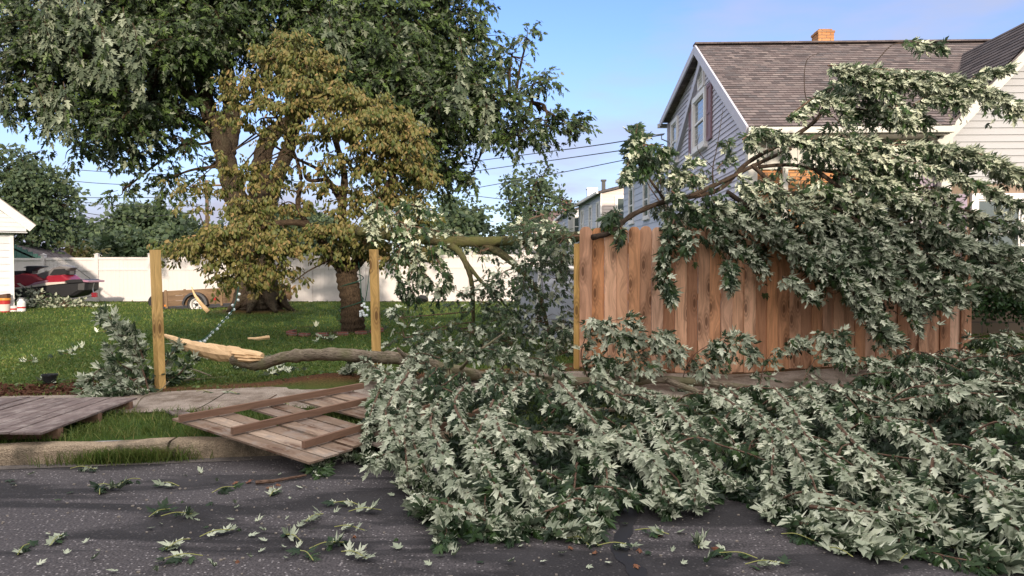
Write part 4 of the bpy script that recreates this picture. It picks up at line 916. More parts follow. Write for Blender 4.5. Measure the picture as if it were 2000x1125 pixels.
# ---------------------------------------------------------------- dogwood in front
def dogwood():
    Y=16.2; base=A(688,648,Y); T=thing('dogwood_tree','small dogwood turning bronze, with lights wound round its trunk','tree',base)
    w=MB()
    c=limbs(w,[([A(690,655,Y),A(688,620,Y),A(686,585,Y),A(678,548,Y),A(676,520,Y)],.27,.22),
      ([A(676,535,Y),A(650,505,Y),A(628,470,Y),A(600,440,Y-.3),A(555,435,Y-.6),A(480,450,Y-1),A(400,470,Y-1.3)],.13,.03),
      ([A(676,528,Y),A(670,470,Y),A(668,400,Y),A(672,340,Y),A(650,260,Y),A(620,180,Y),A(590,110,Y)],.12,.03),
      ([A(682,530,Y),A(706,490,Y),A(716,440,Y),A(740,390,Y-.3),A(770,340,Y-.6),A(800,300,Y-.7)],.11,.03),
      ([A(600,440,Y-.3),A(582,400,Y),A(588,350,Y),A(575,300,Y),A(540,230,Y-.2)],.07,.02),
      ([A(668,400,Y),A(640,350,Y+.3),A(620,330,Y+.4),A(560,300,Y+.6),A(500,260,Y+.6)],.06,.02),
      ([A(640,350,Y+.3),A(600,350,Y),A(590,310,Y)],.05,.02),
      ([A(690,530,Y),A(720,500,Y+.5),A(760,480,Y+.8),A(820,450,Y+1)],.07,.02)])
    w.build('trunk',M['dogbark'],T,True)
    nodes=np.concatenate(c[1:])
    B=[]
    for px,py,rx,ry,dy,k in ((570,85,55,25,0,26),(530,115,55,25,-.3,22),(600,120,70,28,-.4,26),(500,160,70,25,-.3,24),(590,165,75,25,-.6,26),(470,190,50,18,-.2,16),(645,190,90,28,-.9,28),(560,205,90,22,-.8,24),(720,200,70,24,-.6,24),
      (440,225,30,16,0,8),(500,240,40,16,-.1,8),(700,240,110,28,-1.1,30),(770,235,55,26,-.8,22),(640,255,60,20,-.9,12),(760,285,75,26,-1,26),(800,265,40,24,-.8,16),(740,325,60,26,-.7,18),(800,320,45,26,-.6,16),(690,300,50,22,-.5,10),
      (520,310,30,16,0,5),(475,345,40,20,.2,9),(440,370,30,16,.4,7),(370,365,42,15,.3,10),(385,405,26,12,.3,5),(480,400,45,26,-.2,12),(530,280,30,14,0,4),
      (350,490,35,24,-1.2,18),(400,475,60,24,-1.3,22),(460,455,60,26,-1.2,22),(500,430,50,26,-.8,18),(430,505,60,24,-1.2,20),(520,480,60,30,-1,24),(480,530,60,22,-1,18),(560,470,45,26,-.8,18),(450,545,45,14,-.9,10),(540,520,50,20,-.8,12),(520,560,38,18,-.4,9),(580,545,25,14,-.6,5),
      (640,450,60,24,-.6,18),(690,440,60,24,-.8,20),(740,460,60,24,-.9,20),(660,480,60,22,-.5,16),(720,490,55,20,-.7,14),(640,510,20,26,-.4,6),(780,480,50,26,-.5,16),(820,490,40,24,0,12),(760,415,50,24,-.3,12),(800,440,50,28,.2,14),(600,400,30,16,0,4),(480,330,40,20,-.2,9),(520,360,40,20,-.2,9),(500,400,50,24,-.3,14),(550,400,40,22,-.3,10),(450,300,30,14,-.2,4),(640,320,50,22,-.4,11),(630,360,45,22,-.3,9),(680,400,45,24,-.3,10),(540,250,40,18,-.3,8),(760,370,50,26,0,9),(830,340,30,40,-.3,12),(780,385,50,30,-.3,12),(700,380,45,30,-.2,9),(820,410,35,30,-.1,10),(570,330,30,14,.2,5),(610,270,40,20,-.5,8)):
        B.append(ell(px,py,Y+dy,rx,ry,.75,k*1.8,.35))
    Lv=Leaves(); W2=MB(); crown(Lv,W2,B,nodes,.122,20,.3,per=13,ln=.30,hang=1.5,limb=.022,shell=.1,tw=.004,flat=.8,droop=.2)
    W2.build('branches',M['dogbark'],T); Lv.build('crown',M['dogleaf'],T,'oval')
    print('dogwood leaves',Lv.count())
    # ring of bricks round its foot
    bricks=[]
    for i in range(15):
        a=math.pi*(1.02+i/14*.96) if False else i/15*6.283
        x=base[0]+math.cos(a)*1.0-.35; y=base[1]+math.sin(a)*.7-.1
        if y>base[1]+.2: continue
        b=MB(); z=gz(x,y)+.04; b.obox((x,y,z),(-math.sin(a)*.12,math.cos(a)*.085,0),(math.cos(a)*.05,math.sin(a)*.05,0),(0,0,.035),.5); o=b.build('edging_brick',M['redbrick'])
        bricks.append((x,o))
    od=['leftmost','second','third','fourth','fifth','sixth','seventh','eighth','ninth','tenth','eleventh','twelfth','thirteenth']
    for i,(x,o) in enumerate(sorted(bricks,key=lambda q:q[0])): tag(o,'reddish edging brick around the dogwood foot, %s from the left'%od[i] if i else 'reddish edging brick around the dogwood foot, leftmost of them','brick','edging bricks around the dogwood')
dogwood()
def bg_tree(lab,trunk,blobs,size=.45,mat='bgleaf',pale=.3,bark='dogbark',r0=.25,name='tree',per=8,ln=1.1,dens=1.,limb=.06,hang=.2,group='trees beyond the vinyl fence',shell=.3,tpl='low'):
    T=thing(name,lab,'tree',trunk[0],group); w=MB(); c=limbs(w,[(trunk,r0,r0*.4)],6,7); w.build('trunk',M[bark],T,True)
    B=[(b[0],np.array(b[1])*.82,(b[2] or 10)*dens)+b[3:] for b in blobs]; Lv=Leaves(); W2=MB(); crown(Lv,W2,B,np.concatenate(c),size,10,pale,per=per,ln=ln,hang=hang,limb=limb,shell=shell,twigs=False)
    W2.build('branches',M[bark],T); Lv.build('crown',M[mat],T,tpl)
G0=.5
bg_tree('leafy green tree rising behind the lap sided shed, far left',[A(60,505,34)*(1,1,0)+(0,0,.5),A(60,430,34),A(60,330,34)],[ell(20,330,34,50,35,2,26),ell(80,350,34,55,35,2,30),ell(115,385,34,32,30,2,16),ell(40,400,34,60,50,2,34),ell(90,430,34,45,40,2,24),ell(45,460,34,45,40,2,24),ell(10,290,34,30,18,2,8),ell(130,400,34,18,18,1,5)],.21,pale=.35,ln=.7,dens=1.2,per=10)
bg_tree('dark low trees between the left tree and the gabled house',[A(150,505,62)*(1,1,0)+(0,0,.5),A(150,450,62)],[ell(165,445,62,45,18,3,10),ell(215,450,64,40,14,3,8),ell(130,450,62,30,20,3,8)],.5)
bg_tree('brownish shrub just over the vinyl fence, left of the far gable',[A(140,505,40)*(1,1,0)+(0,0,.5),A(140,480,40)],[ell(120,488,40,22,16,1.2,14),ell(155,490,40,30,14,1.2,16),ell(180,492,40,16,10,1.2,8)],.22,mat='dogleaf',ln=.6)
bg_tree('broad dark green tree over the vinyl fence, right of the far gable',[A(290,505,48)*(1,1,0)+(0,0,.5),A(290,440,48)],[ell(280,425,48,55,30,3,26),ell(250,440,48,30,24,3,12),ell(330,435,48,40,25,3,16),ell(240,478,44,40,22,3,20),ell(290,475,45,60,26,3,28),ell(350,465,46,45,30,3,20),ell(300,405,48,18,8,2,3)],.36,dens=1.3)
bg_tree('green tree behind the maple trunk, beside the utility pole',[A(400,505,50)*(1,1,0)+(0,0,.5),A(400,450,50)],[ell(400,470,50,50,24,3,18),ell(440,455,52,40,25,3,12),ell(370,440,52,25,14,2,5)],.4)
bg_tree('rounded dark tree seen between maple trunk and dogwood',[A(565,505,52)*(1,1,0)+(0,0,.5),A(565,440,52)],[ell(555,430,52,32,22,3,16),ell(600,432,52,38,26,3,18),ell(640,440,52,26,22,3,9),ell(590,470,50,70,28,3,24)],.4)
bg_tree('thin half bare conifer right of the dogwood crown',[A(812,505,46)*(1,1,0)+(0,0,.5),A(812,400,46),A(808,345,46)],[ell(812,355,46,22,14,1.2,3),ell(820,380,46,38,14,1.5,4),ell(830,410,46,45,18,1.5,5)],.25,r0=.16,ln=1.2)
bg_tree('mid green tree behind the mossy limb, left of the tall tree',[A(890,505,56)*(1,1,0)+(0,0,.5),A(890,430,56)],[ell(880,405,56,26,26,2.5,12),ell(905,440,56,35,26,2.5,14),ell(860,450,54,36,30,2.5,14),ell(930,430,58,22,28,2,9),ell(935,410,58,14,12,2,4)],.42)
bg_tree('tall airy tree standing above the distant rooftops',[A(1030,505,50)*(1,1,0)+(0,0,.5),A(1032,440,50),A(1040,380,50)],[ell(1000,355,50,28,24,2,9),ell(1055,345,50,28,26,2,10),ell(1045,375,50,48,22,2,13),ell(995,395,50,28,24,2,9),ell(1050,410,50,45,24,2,12),ell(1100,390,50,22,26,2,7),ell(1010,430,50,40,22,2,9),ell(1110,400,50,14,14,1.5,3),ell(1070,325,50,10,10,1,2)],.30,r0=.3,pale=.2,limb=.09,ln=.9,dens=.75)
bg_tree('low round tree under the tall airy tree',[A(985,505,58)*(1,1,0)+(0,0,.5),A(985,460,58)],[ell(985,450,58,20,14,2,8),ell(960,480,58,60,14,2,14)],.36)
# far line of trees that closes the view
lv=Leaves(); n=9000; X=rng.uniform(-140,150,n); Yv=rng.uniform(108,118,n); hz=.5+rng.random(n)*(4.8+1.6*np.sin(X*.11)+1.2*np.sin(X*.37)); lv.add(np.column_stack([X,Yv,hz]),rng.normal(0,1,(n,3)),rng.normal(0,1,(n,3))+VIEW,np.full(n,1.5),rng.random(n))
tag(lv.build('far_woods',M['bgleaf'],None,'low'),'continuous low line of distant woods behind all the houses','woods',None,'stuff')
def bush():
    T=thing('hedge','dark glossy hedge right of the cedar fence below the stone wall','hedge',A(1950,600,12.6)*(1,1,0)+(0,0,.4)); Lv=Leaves();W2=MB()
    c=[A(1950,610,12.6),A(1950,560,12.6)]
    crown(Lv,W2,[ell(1935,560,12.6,45,50,.6,300),ell(2000,560,12.8,60,58,.6,340),ell(2090,560,12.8,60,55,.6,260),ell(1960,520,12.9,40,25,.4,120)],c,.075,10,.2,per=9,ln=.25,hang=.2,limb=.02,shell=.2,tw=.003)
    W2.build('stems',M['dogbark'],T); Lv.build('foliage',M['bushleaf'],T,'low')
bush()
# ---------------------------------------------------------------- the fallen limb across the posts and the heap of foliage it carries
def wood_split(o,pts,r,name='splinter'):
    m=MB(); m.tube(pts,r,7,wob=.12); return m.build(name,M['rawwood'],o)
FRONT=[(600,935),(700,925),(740,955),(830,970),(852,1062),(905,1078),(985,1070),(1060,1030),(1130,1045),(1200,1035),(1240,1000),(1350,985),(1440,985),(1530,1030),(1600,1060),(1700,1085),(1850,1110),(2000,1130),(2150,1150)]
FW=np.array([onz(*p)[:2] for p in FRONT]); FW=FW[np.argsort(FW[:,0])]
def yfront(X): return np.interp(X,FW[:,0],FW[:,1])
def yback(X): return np.interp(X,[-1.9,-1.0,.3,1.5,3,5,8],[7.6,8.7,8.9,8.4,8.5,9.3,10.0])
def heap_z(X,Y):
    t=np.clip((Y-yfront(X))/(yback(X)-yfront(X)),0,1)
    h=np.interp(X,[-1.9,-1.2,-.3,.6,1.3,2.9,4,5,7],[.30,.50,.54,.44,.28,.26,.42,.55,.60])
    return ground(X,Y)*(t>.45)*.0+h*(t**(1.15-.3*np.clip((X-1.5)/3,0,1)))+.07*np.sin(X*4.3+Y*1.7)*np.sin(Y*3.9-X)+.04
def surf(px,py,lift=0.):
    lo=4.0
    for Yq in np.arange(4.0,10.5,.04):
        p=at(px,py,Yq)
        if p[2]<=float(heap_z(np.array(p[0]),np.array(Yq)))*(Yq>float(yfront(p[0])))+lift+.02: return p
    return at(px,py,9.)
HR=[[(380,0),(335,80),(330,150),(400,240),(450,330),(480,440)],[(500,0),(600,100),(700,180),(790,260),(850,400)],[(660,40),(760,90),(860,180),(880,260)],[(850,60),(900,120),(960,180),(1010,260),(1060,330)],[(990,20),(1090,90),(1150,180),(1190,300),(1210,420)],
 [(1030,10),(1160,90),(1260,190),(1330,320),(1340,390)],[(1200,20),(1260,100),(1310,180),(1420,310)],[(1270,0),(1330,60),(1390,130)],[(1390,150),(1500,230),(1570,300),(1640,390)],[(1550,130),(1700,220),(1850,290),(2010,410)],[(1600,80),(1720,40),(1870,60),(2000,140)],[(1720,250),(1700,330),(1730,390)],[(1840,300),(1930,400),(1990,500)],
 [(40,60),(60,200),(60,330)],[(130,60),(120,150),(150,260),(230,390)],[(300,70),(270,200),(290,300),(330,430)],[(440,180),(560,175),(620,240),(640,330),(640,470)],[(560,190),(680,190),(790,260),(860,400)],[(200,10),(180,90),(230,200),(260,320)],[(900,200),(930,280),(960,390)],[(1340,400),(1460,420),(1560,420)],[(1420,20),(1500,60),(1600,100)],[(1650,20),(1760,20),(1880,10),(2000,20)],[(1480,260),(1560,330),(1640,460)],[(1870,180),(1950,240),(2040,300)],[(720,0),(800,40),(850,60)],[(60,360),(180,420),(300,450)],[(360,430),(430,470),(540,475)],
 [(1250,440),(1340,470),(1450,520),(1520,560)],[(1600,430),(1740,500),(1860,560),(2000,620)],[(-40,-10),(-90,80),(-130,170)],[(10,-20),(-30,100),(-60,200),(-75,260)],[(40,30),(20,150),(10,290)]]
def fallen_limb():
    base=at(480,700,9.6); T=thing('fallen_limb','long fallen limb with pale splintered end, carrying the silvery leaf heap over the road','fallen limb',(base[0],base[1],.2))
    w=MB()
    P=[at(455,697,9.65),at(500,712,9.6),at(560,697,9.5),at(640,692,9.45),at(730,697,9.45),at(800,703,9.4),at(880,722,9.3),at(960,738,9.2),at(1060,744,9.15),at(1180,747,9.15),at(1300,742,9.1),at(1440,755,8.9),at(1600,780,8.6),at(1800,810,8.3)]
    c=curve_pts(P,8); w.tube(c,np.interp(np.arange(len(c)),[0,8,30,60,len(c)],[.09,.075,.082,.07,.025])*(1+.10*np.sin(np.arange(len(c))*1.3)*np.cos(np.arange(len(c))*.53)),12,wob=.11)
    stubs=[([at(800,703,9.4),at(785,690,9.3),at(776,680,9.25)],.035,.02),([at(712,700,9.4),at(714,712,9.3),at(722,722,9.2)],.022,.01)]
    big=[([at(880,722,9.3),at(872,760,8.8),at(876,790,8.2),at(905,815,7.7),at(940,835,7.3)],.035,.012),
         ([at(900,720,9.2),at(930,690,9.0),at(985,650,9.3)],.025,.008),
         ([at(1060,744,9.1),at(1100,780,8.6),at(1130,830,8.0),at(1170,880,7.2)],.05,.015),
         ([at(1180,747,9.1),at(1250,800,8.4),at(1330,860,7.4),at(1400,930,6.4)],.045,.012),
         ([at(1300,742,9.1),at(1400,780,8.4),at(1500,830,7.7),at(1620,900,6.8)],.04,.012),
         ([at(960,738,9.2),at(1000,780,8.6),at(1010,850,7.5),at(1030,930,6.4)],.04,.012),
         ([at(850,715,9.3),at(820,770,8.6),at(800,840,7.6),at(760,880,7.0)],.035,.01),
         ([at(1440,755,8.9),at(1560,800,8.2),at(1700,850,7.4),at(1850,900,6.8),at(1990,960,6.2)],.04,.012),
         ([at(1600,780,8.6),at(1750,760,8.8),at(1900,740,9.),at(2050,740,9.2)],.035,.012),
         ([at(1548,978,5.5),at(1640,995,5.35),at(1740,1015,5.2),at(1860,1055,4.8),at(2010,1120,4.3)],.016,.006),
         ([at(1430,1000,5.25),at(1500,1020,5.1),at(1560,1032,5.0),at(1640,1045,4.9),at(1700,1062,4.75)],.010,.005),
         ([at(850,960,5.8),at(836,1000,5.3),at(845,1040,4.9),at(880,1062,4.65),at(960,1068,4.55)],.009,.004),
         ([at(1500,800,7.4),at(1560,780,7.5),at(1640,765,7.6),at(1760,770,7.7)],.02,.008),
         ([at(590,880,6.4),at(640,882,6.5),at(720,862,6.6),at(800,855,6.8),at(860,862,7.0)],.012,.014)]
    cs=limbs(w,stubs+big,7,6)
    w.build('limb_wood',M['limbbark'],T,True)
    s=MB(); a=at(322,655,9.75)
    sp=curve_pts([a,at(365,675,9.72),at(420,688,9.68),at(470,694,9.65),at(512,700,9.62)],8); s.tube(sp,np.interp(np.arange(len(sp)),[0,8,16,len(sp)],[.022,.080,.112,.075]),11,wob=.10)
    s.build('split_end',M['rawwood'],T); s=MB()
    for q in range(5):
        e=at(478+q*6,692+(q%3)*6,9.57-.012*(q%3)); s=MB(); s.tube([e+(-.16,0,.015),e+(0,-.03,.0),e+(.07+.04*(q%3),-.03,.015*(q%3)-.02)],[.03,.022,.0015],4); s.build('splinter',M['rawwood'],T)
    s=MB(); s.tube([a,a+(.2,0,-.06),a+(-.05,0,.03)],[.01,.02,.003],4)
    s.build('splinter',M['rawwood'],T); s=MB(); s.tube([at(776,680,9.24),at(783,689,9.3)],[.004,.03],5); s.build('splinter',M['rawwood'],T); s=MB(); s.tube([at(1145,772,8.7),at(1185,778,8.6)],[.02,.03],6)
    s.build('splinter',M['rawwood'],T)
    W=MB(); Lv=Leaves()
    # foliage over the heap: long cascades sweeping to the lower right, dark hollows between them
    tiers=[]
    x=-1.75
    while x<7.6:
        for t in (1.0,.85,.68,.50,.33,.18): tiers.append((x+rng.normal(0,.13),t+rng.normal(0,.06)))
        x+=.40
    for X,t in tiers:
        t=float(np.clip(t,.1,1.02)); yf_=float(yfront(X)); yb_=float(yback(X)); Y=yf_+(yb_-yf_)*t
        if X<-1.0 or (X<-.55 and Y<6.9) or (-.8<X<1.0 and t>.6 and rng.random()<.5): continue
        if -.8<X<1.0 and t>.6 and rng.random()<.5: continue
        lift=rng.normal(-.02,.06); z=float(heap_z(np.array(X),np.array(Y)))+lift
        d=unit(np.array((rng.normal(.35,.55),rng.normal(-.8,.25),0))); L_=rng.uniform(.6,1.25)
        P=[]
        for k in range(5):
            q=np.array((X,Y,0.))+d*L_*k/4+np.array((.05*k*k/16*rng.normal(0,1),0,0)); yq=max(q[1],float(yfront(q[0]))+.02); q[1]=yq
            hz=float(heap_z(np.array(q[0]),np.array(yq))); q[2]=max(.05,hz+lift+(.10*math.sin(k/4*3.14))-(.10 if k==0 else 0)-.05*k*lift*4); P.append(q)
        if np.linalg.norm(P[-1]-P[0])<.25: continue
        path=curve_pts(P,4); W.tube(path,np.linspace(.010,.004,len(path)),4,cap=False)
        dress(Lv,W,path,.06,.13,9,rng.uniform(.07,.10),float(np.clip(rng.normal(.26,.2),.02,.8)),.02,(d[0]*.6,d[1]*.6,-.15),.55,1.0,0,VIEW,.75,.0028,True,.36)
    # the bright cascades that stand proud of the rest
    for rp in HR:
        P=[surf(780+x*.61,742+y*.61,.15*min(1.,(560-y)/330.)) for x,y in rp]
        P=[p+(rng.normal(0,.04),rng.normal(0,.03),rng.normal(0,.02)) for p in P]; path=curve_pts(P,7); tot=np.linalg.norm(np.diff(path,axis=0),axis=1).sum(); W.tube(path,np.linspace(.014,.005,len(path)),5,cap=False)
        near=(6.2-path[:,1].mean())*.02
        dd=unit(path[-1]-path[0]); dress(Lv,W,path,.046,float(rng.uniform(.05,.12)),8,.084+max(0,near*.8),float(rng.uniform(.68,.93)),.0,(dd[0]*.4,dd[1]*.4,-.1),.6,1.1,0,VIEW,.8,.003,True,.38)
    n=Lv.count()
    # inner leaves below, kept to the darkest tones to stand for shade in the hollows
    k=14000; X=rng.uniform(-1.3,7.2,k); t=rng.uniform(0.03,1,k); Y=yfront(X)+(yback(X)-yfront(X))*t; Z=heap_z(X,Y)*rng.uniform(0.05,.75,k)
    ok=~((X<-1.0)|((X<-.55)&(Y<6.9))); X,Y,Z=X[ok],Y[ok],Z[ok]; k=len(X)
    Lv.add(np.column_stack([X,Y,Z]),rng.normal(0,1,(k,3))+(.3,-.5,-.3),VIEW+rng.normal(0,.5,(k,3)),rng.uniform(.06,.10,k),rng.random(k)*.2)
    # special runs
    def run(P,ev=.065,ln=.2,size=.085,pale=.75,w0=.007,n=8,bias=(.1,-.2,-.2),hang=.6,**kw):
        c=curve_pts(P,6); W.tube(c,np.linspace(w0,w0*.4,len(c)),4,cap=False); dress(Lv,W,c,ev,ln,n,size,pale,.1,bias,.45,hang,0,VIEW,.9,.003,**kw)
    for c_,pl in ((cs[11],.45),(cs[12],.6),(cs[13],.75),(cs[14],.7)): dress(Lv,W,c_,.07,.2,8,.10,pl,.12,(.15,-.15,-.1),.4,.4,0,VIEW,.8,.003)
    run([at(640,882,6.45),at(622,905,6.2),at(625,930,5.95)],.05,.12,.10,.55)
    run([at(700,860,6.7),at(690,890,6.4),at(712,905,6.25)],.05,.14,.10,.75)
    run([at(745,862,6.8),at(735,890,6.5),at(740,915,6.25)],.05,.14,.10,.75)
    # sprays rising in front of the cedar fence
    for P in ([at(1150,745,9.3),at(1135,690,9.3),at(1160,640,9.25),at(1230,618,9.1)],[at(1180,745,9.3),at(1230,700,9.3),at(1290,665,9.2)],
              [at(1320,790,9.0),at(1350,700,9.1),at(1420,655,9.1)],[at(1480,770,8.9),at(1500,700,9.2),at(1560,665,9.3)],[at(1570,740,9.0),at(1600,690,9.2),at(1640,650,9.2)],[at(2030,668,9.5),at(1960,650,9.6),at(1900,658,9.6)]):
        run(P,.10,.17,.088,.75,.008,9,(.3,-.2,-.3))
    Bh=[ell(px,py,Yb,rx,ry,.16,k,pl) for px,py,Yb,rx,ry,k,pl in ((1165,625,9.2,26,16,26,.8),(1215,645,9.15,45,22,44,.8),(1280,655,9.1,40,22,40,.8),(1325,672,9.1,22,22,18,.85),(1190,700,9.15,40,24,34,.7),(1250,705,9.1,36,14,18,.8),(1170,735,9.0,24,22,20,.8),
       (1405,665,9.1,26,20,24,.75),(1445,662,9.1,30,18,26,.8),(1395,695,9.1,14,14,9,.8),(1475,685,9.1,14,16,9,.9),(1370,715,9.0,18,22,14,.7),(1560,664,9.25,32,12,20,.8),(1620,652,9.2,36,14,24,.75),(1650,675,9.2,20,16,12,.8),(1960,655,9.6,10,8,4,.6),(1700,700,9.0,60,14,22,.7),(1800,695,9.1,70,14,26,.7))]
    Bh=[(b[0],b[1],b[2]*1.7,b[3]) for b in Bh]
    crown(Lv,W,Bh,None,.10,20,.8,per=11,ln=.18,hang=1.1,shell=.05,tw=.0028,droop=.5,bias=(.9,-.3,-.45))
    # left shoulder of the heap, rising over the broken panel
    for P in ([at(860,720,9.1),at(820,710,8.9),at(770,745,8.5),at(720,790,8.0)],[at(900,730,9.0),at(850,745,8.6),at(790,790,7.9),at(740,850,7.2)],
              [at(880,740,8.9),at(880,700,8.9),at(930,680,8.9),at(1000,690,8.9)],[at(960,750,8.9),at(990,710,9.1),at(1050,700,9.1),at(1100,730,9.0)],
              [at(820,730,8.9),at(760,730,8.7),at(700,700,9.6),at(680,720,9.5)],[at(900,760,8.5),at(840,790,8.0),at(800,850,7.3),at(790,920,6.4)],
              [at(860,700,9.3),at(820,690,9.2),at(790,705,9.1),at(770,740,8.9)]):
        run(P,.06,.22,.088,.75,.008,11,(-.05,-.3,-.2))
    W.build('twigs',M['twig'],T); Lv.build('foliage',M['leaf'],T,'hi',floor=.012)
    print('heap leaves',Lv.count())
fallen_limb()
# ---------------------------------------------------------------- the mossy broken limb and its dark foliage between posts and cedar fence
def mossy_limb():
    b=at(940,470,13.5); T=thing('fallen_limb','thick mossy limb hanging level behind the fence gap, dark leaves drooping below it','fallen limb',(b[0],b[1],.3))
    w=MB(); Y=13.5
    c=limbs(w,[([at(700,452,Y+1.2),at(790,462,Y+.6),at(870,470,Y),at(940,472,Y-.2),at(1010,470,Y-.6),at(1100,466,Y-1.4),at(1200,450,Y-2.2)],.105,.08),
      ([at(872,474,Y),at(895,490,Y-.2),at(912,520,Y-.4),at(922,560,Y-.5),at(925,640,Y-.5)],.07,.03),
      ([at(950,478,Y-.2),at(985,500,Y-.5),at(1010,522,Y-.8),at(1050,570,Y-1),at(1070,640,Y-1.2)],.08,.03),
      ([at(1010,470,Y-.6),at(1040,440,Y-1),at(1060,420,Y-1.2)],.04,.015),
      ([at(905,505,Y-.3),at(940,550,Y-.6),at(990,600,Y-.8),at(1000,660,Y-1)],.04,.015),
      ([at(790,462,Y+.6),at(800,500,Y+.4),at(830,540,Y+.2),at(850,560,Y)],.03,.01)],8,10,.05)
    w.build('limb_wood',M['mossbark'],T,True)
    W=MB();Lv=Leaves(); nodes=np.concatenate(c)
    Bk=[]
    for px,py,rx,ry,dy,k,pl in ((1060,450,45,26,-2.2,34,.12),(1100,465,30,30,-2.6,24,.1),(1020,440,30,22,-1.8,14,.1),(1070,440,45,30,-1.4,24,.12),(1030,460,40,30,-1.1,20,.1),(1085,490,45,40,-1.5,40,.1),(1040,510,45,35,-1.2,30,.12),(1090,545,32,40,-1.7,26,.15),(1030,560,40,30,-1.1,16,.2),(980,540,45,35,-.9,18,.2),(940,590,50,40,-1,22,.15),(960,560,40,30,-.9,14,.15),
      (980,620,50,40,-1.2,34,.25),(1050,630,60,40,-1.5,34,.25),(1100,640,35,45,-2,26,.3),(1100,690,40,35,-2.4,24,.35),(1000,670,60,35,-2,30,.3),(920,650,60,40,-1.8,28,.25),(860,640,50,30,-1.4,16,.3),(840,670,60,30,-2,20,.35),(790,660,40,35,-2.4,14,.4),(780,620,30,25,-1.6,7,.4),(900,690,70,25,-2.6,24,.3),(1060,710,50,25,-3,20,.4),
      (940,490,30,18,-.4,6,.2),(900,570,22,18,-.6,5,.2),(1060,590,40,30,-1.4,14,.2)):
        Bk.append(ell(px,py,Y+dy,rx,ry,.7,k*.75,pl))
    crown(Lv,W,Bk,nodes,.115,20,.2,per=9,ln=.34,hang=.7,limb=.014,shell=.1,tw=.004)
    W.build('twigs',M['twig'],T); Lv.build('foliage',M['leaf'],T,'mid',floor=.01)
    print('mossy',Lv.count())
mossy_limb()
def hanging_spray():
    b=at(800,440,13.8); T=thing('hanging_branch','torn leafy maple branch hanging in front of the vinyl fence with pale leaf undersides','branch',(b[0],b[1],1.5))
    W=MB();Lv=Leaves()
    for P,ev,pl in (([at(740,385,13.9),at(760,420,13.9),at(800,440,13.8),at(850,450,13.6),at(880,470,13.5)],.07,.55),([at(738,390,13.8),at(732,420,13.8),at(730,440,13.8)],.05,.9),([at(790,440,13.8),at(810,480,13.7),at(820,520,13.7),at(840,545,13.6)],.06,.7),
      ([at(800,445,13.8),at(780,490,13.8),at(775,540,13.8),at(790,575,13.8)],.08,.1),([at(830,450,13.7),at(850,500,13.7),at(870,540,13.6),at(855,575,13.6)],.08,.1),([at(860,460,13.6),at(880,450,13.5),at(905,470,13.5)],.06,.4),([at(770,420,13.8),at(800,400,13.7),at(840,410,13.7)],.07,.35),([at(815,500,13.6),at(800,550,13.6),at(812,580,13.6)],.1,.1)):
        c=curve_pts(P,6); W.tube(c,np.linspace(.014,.005,len(c)),4,cap=False); dress(Lv,W,c,ev,.3,9,.125,pl,.0,(0,0,-.3),.4,.8,0,VIEW,.9,.004)
    W.build('twigs',M['twig'],T); Lv.build('foliage',M['leaf'],T,'hi')
hanging_spray()
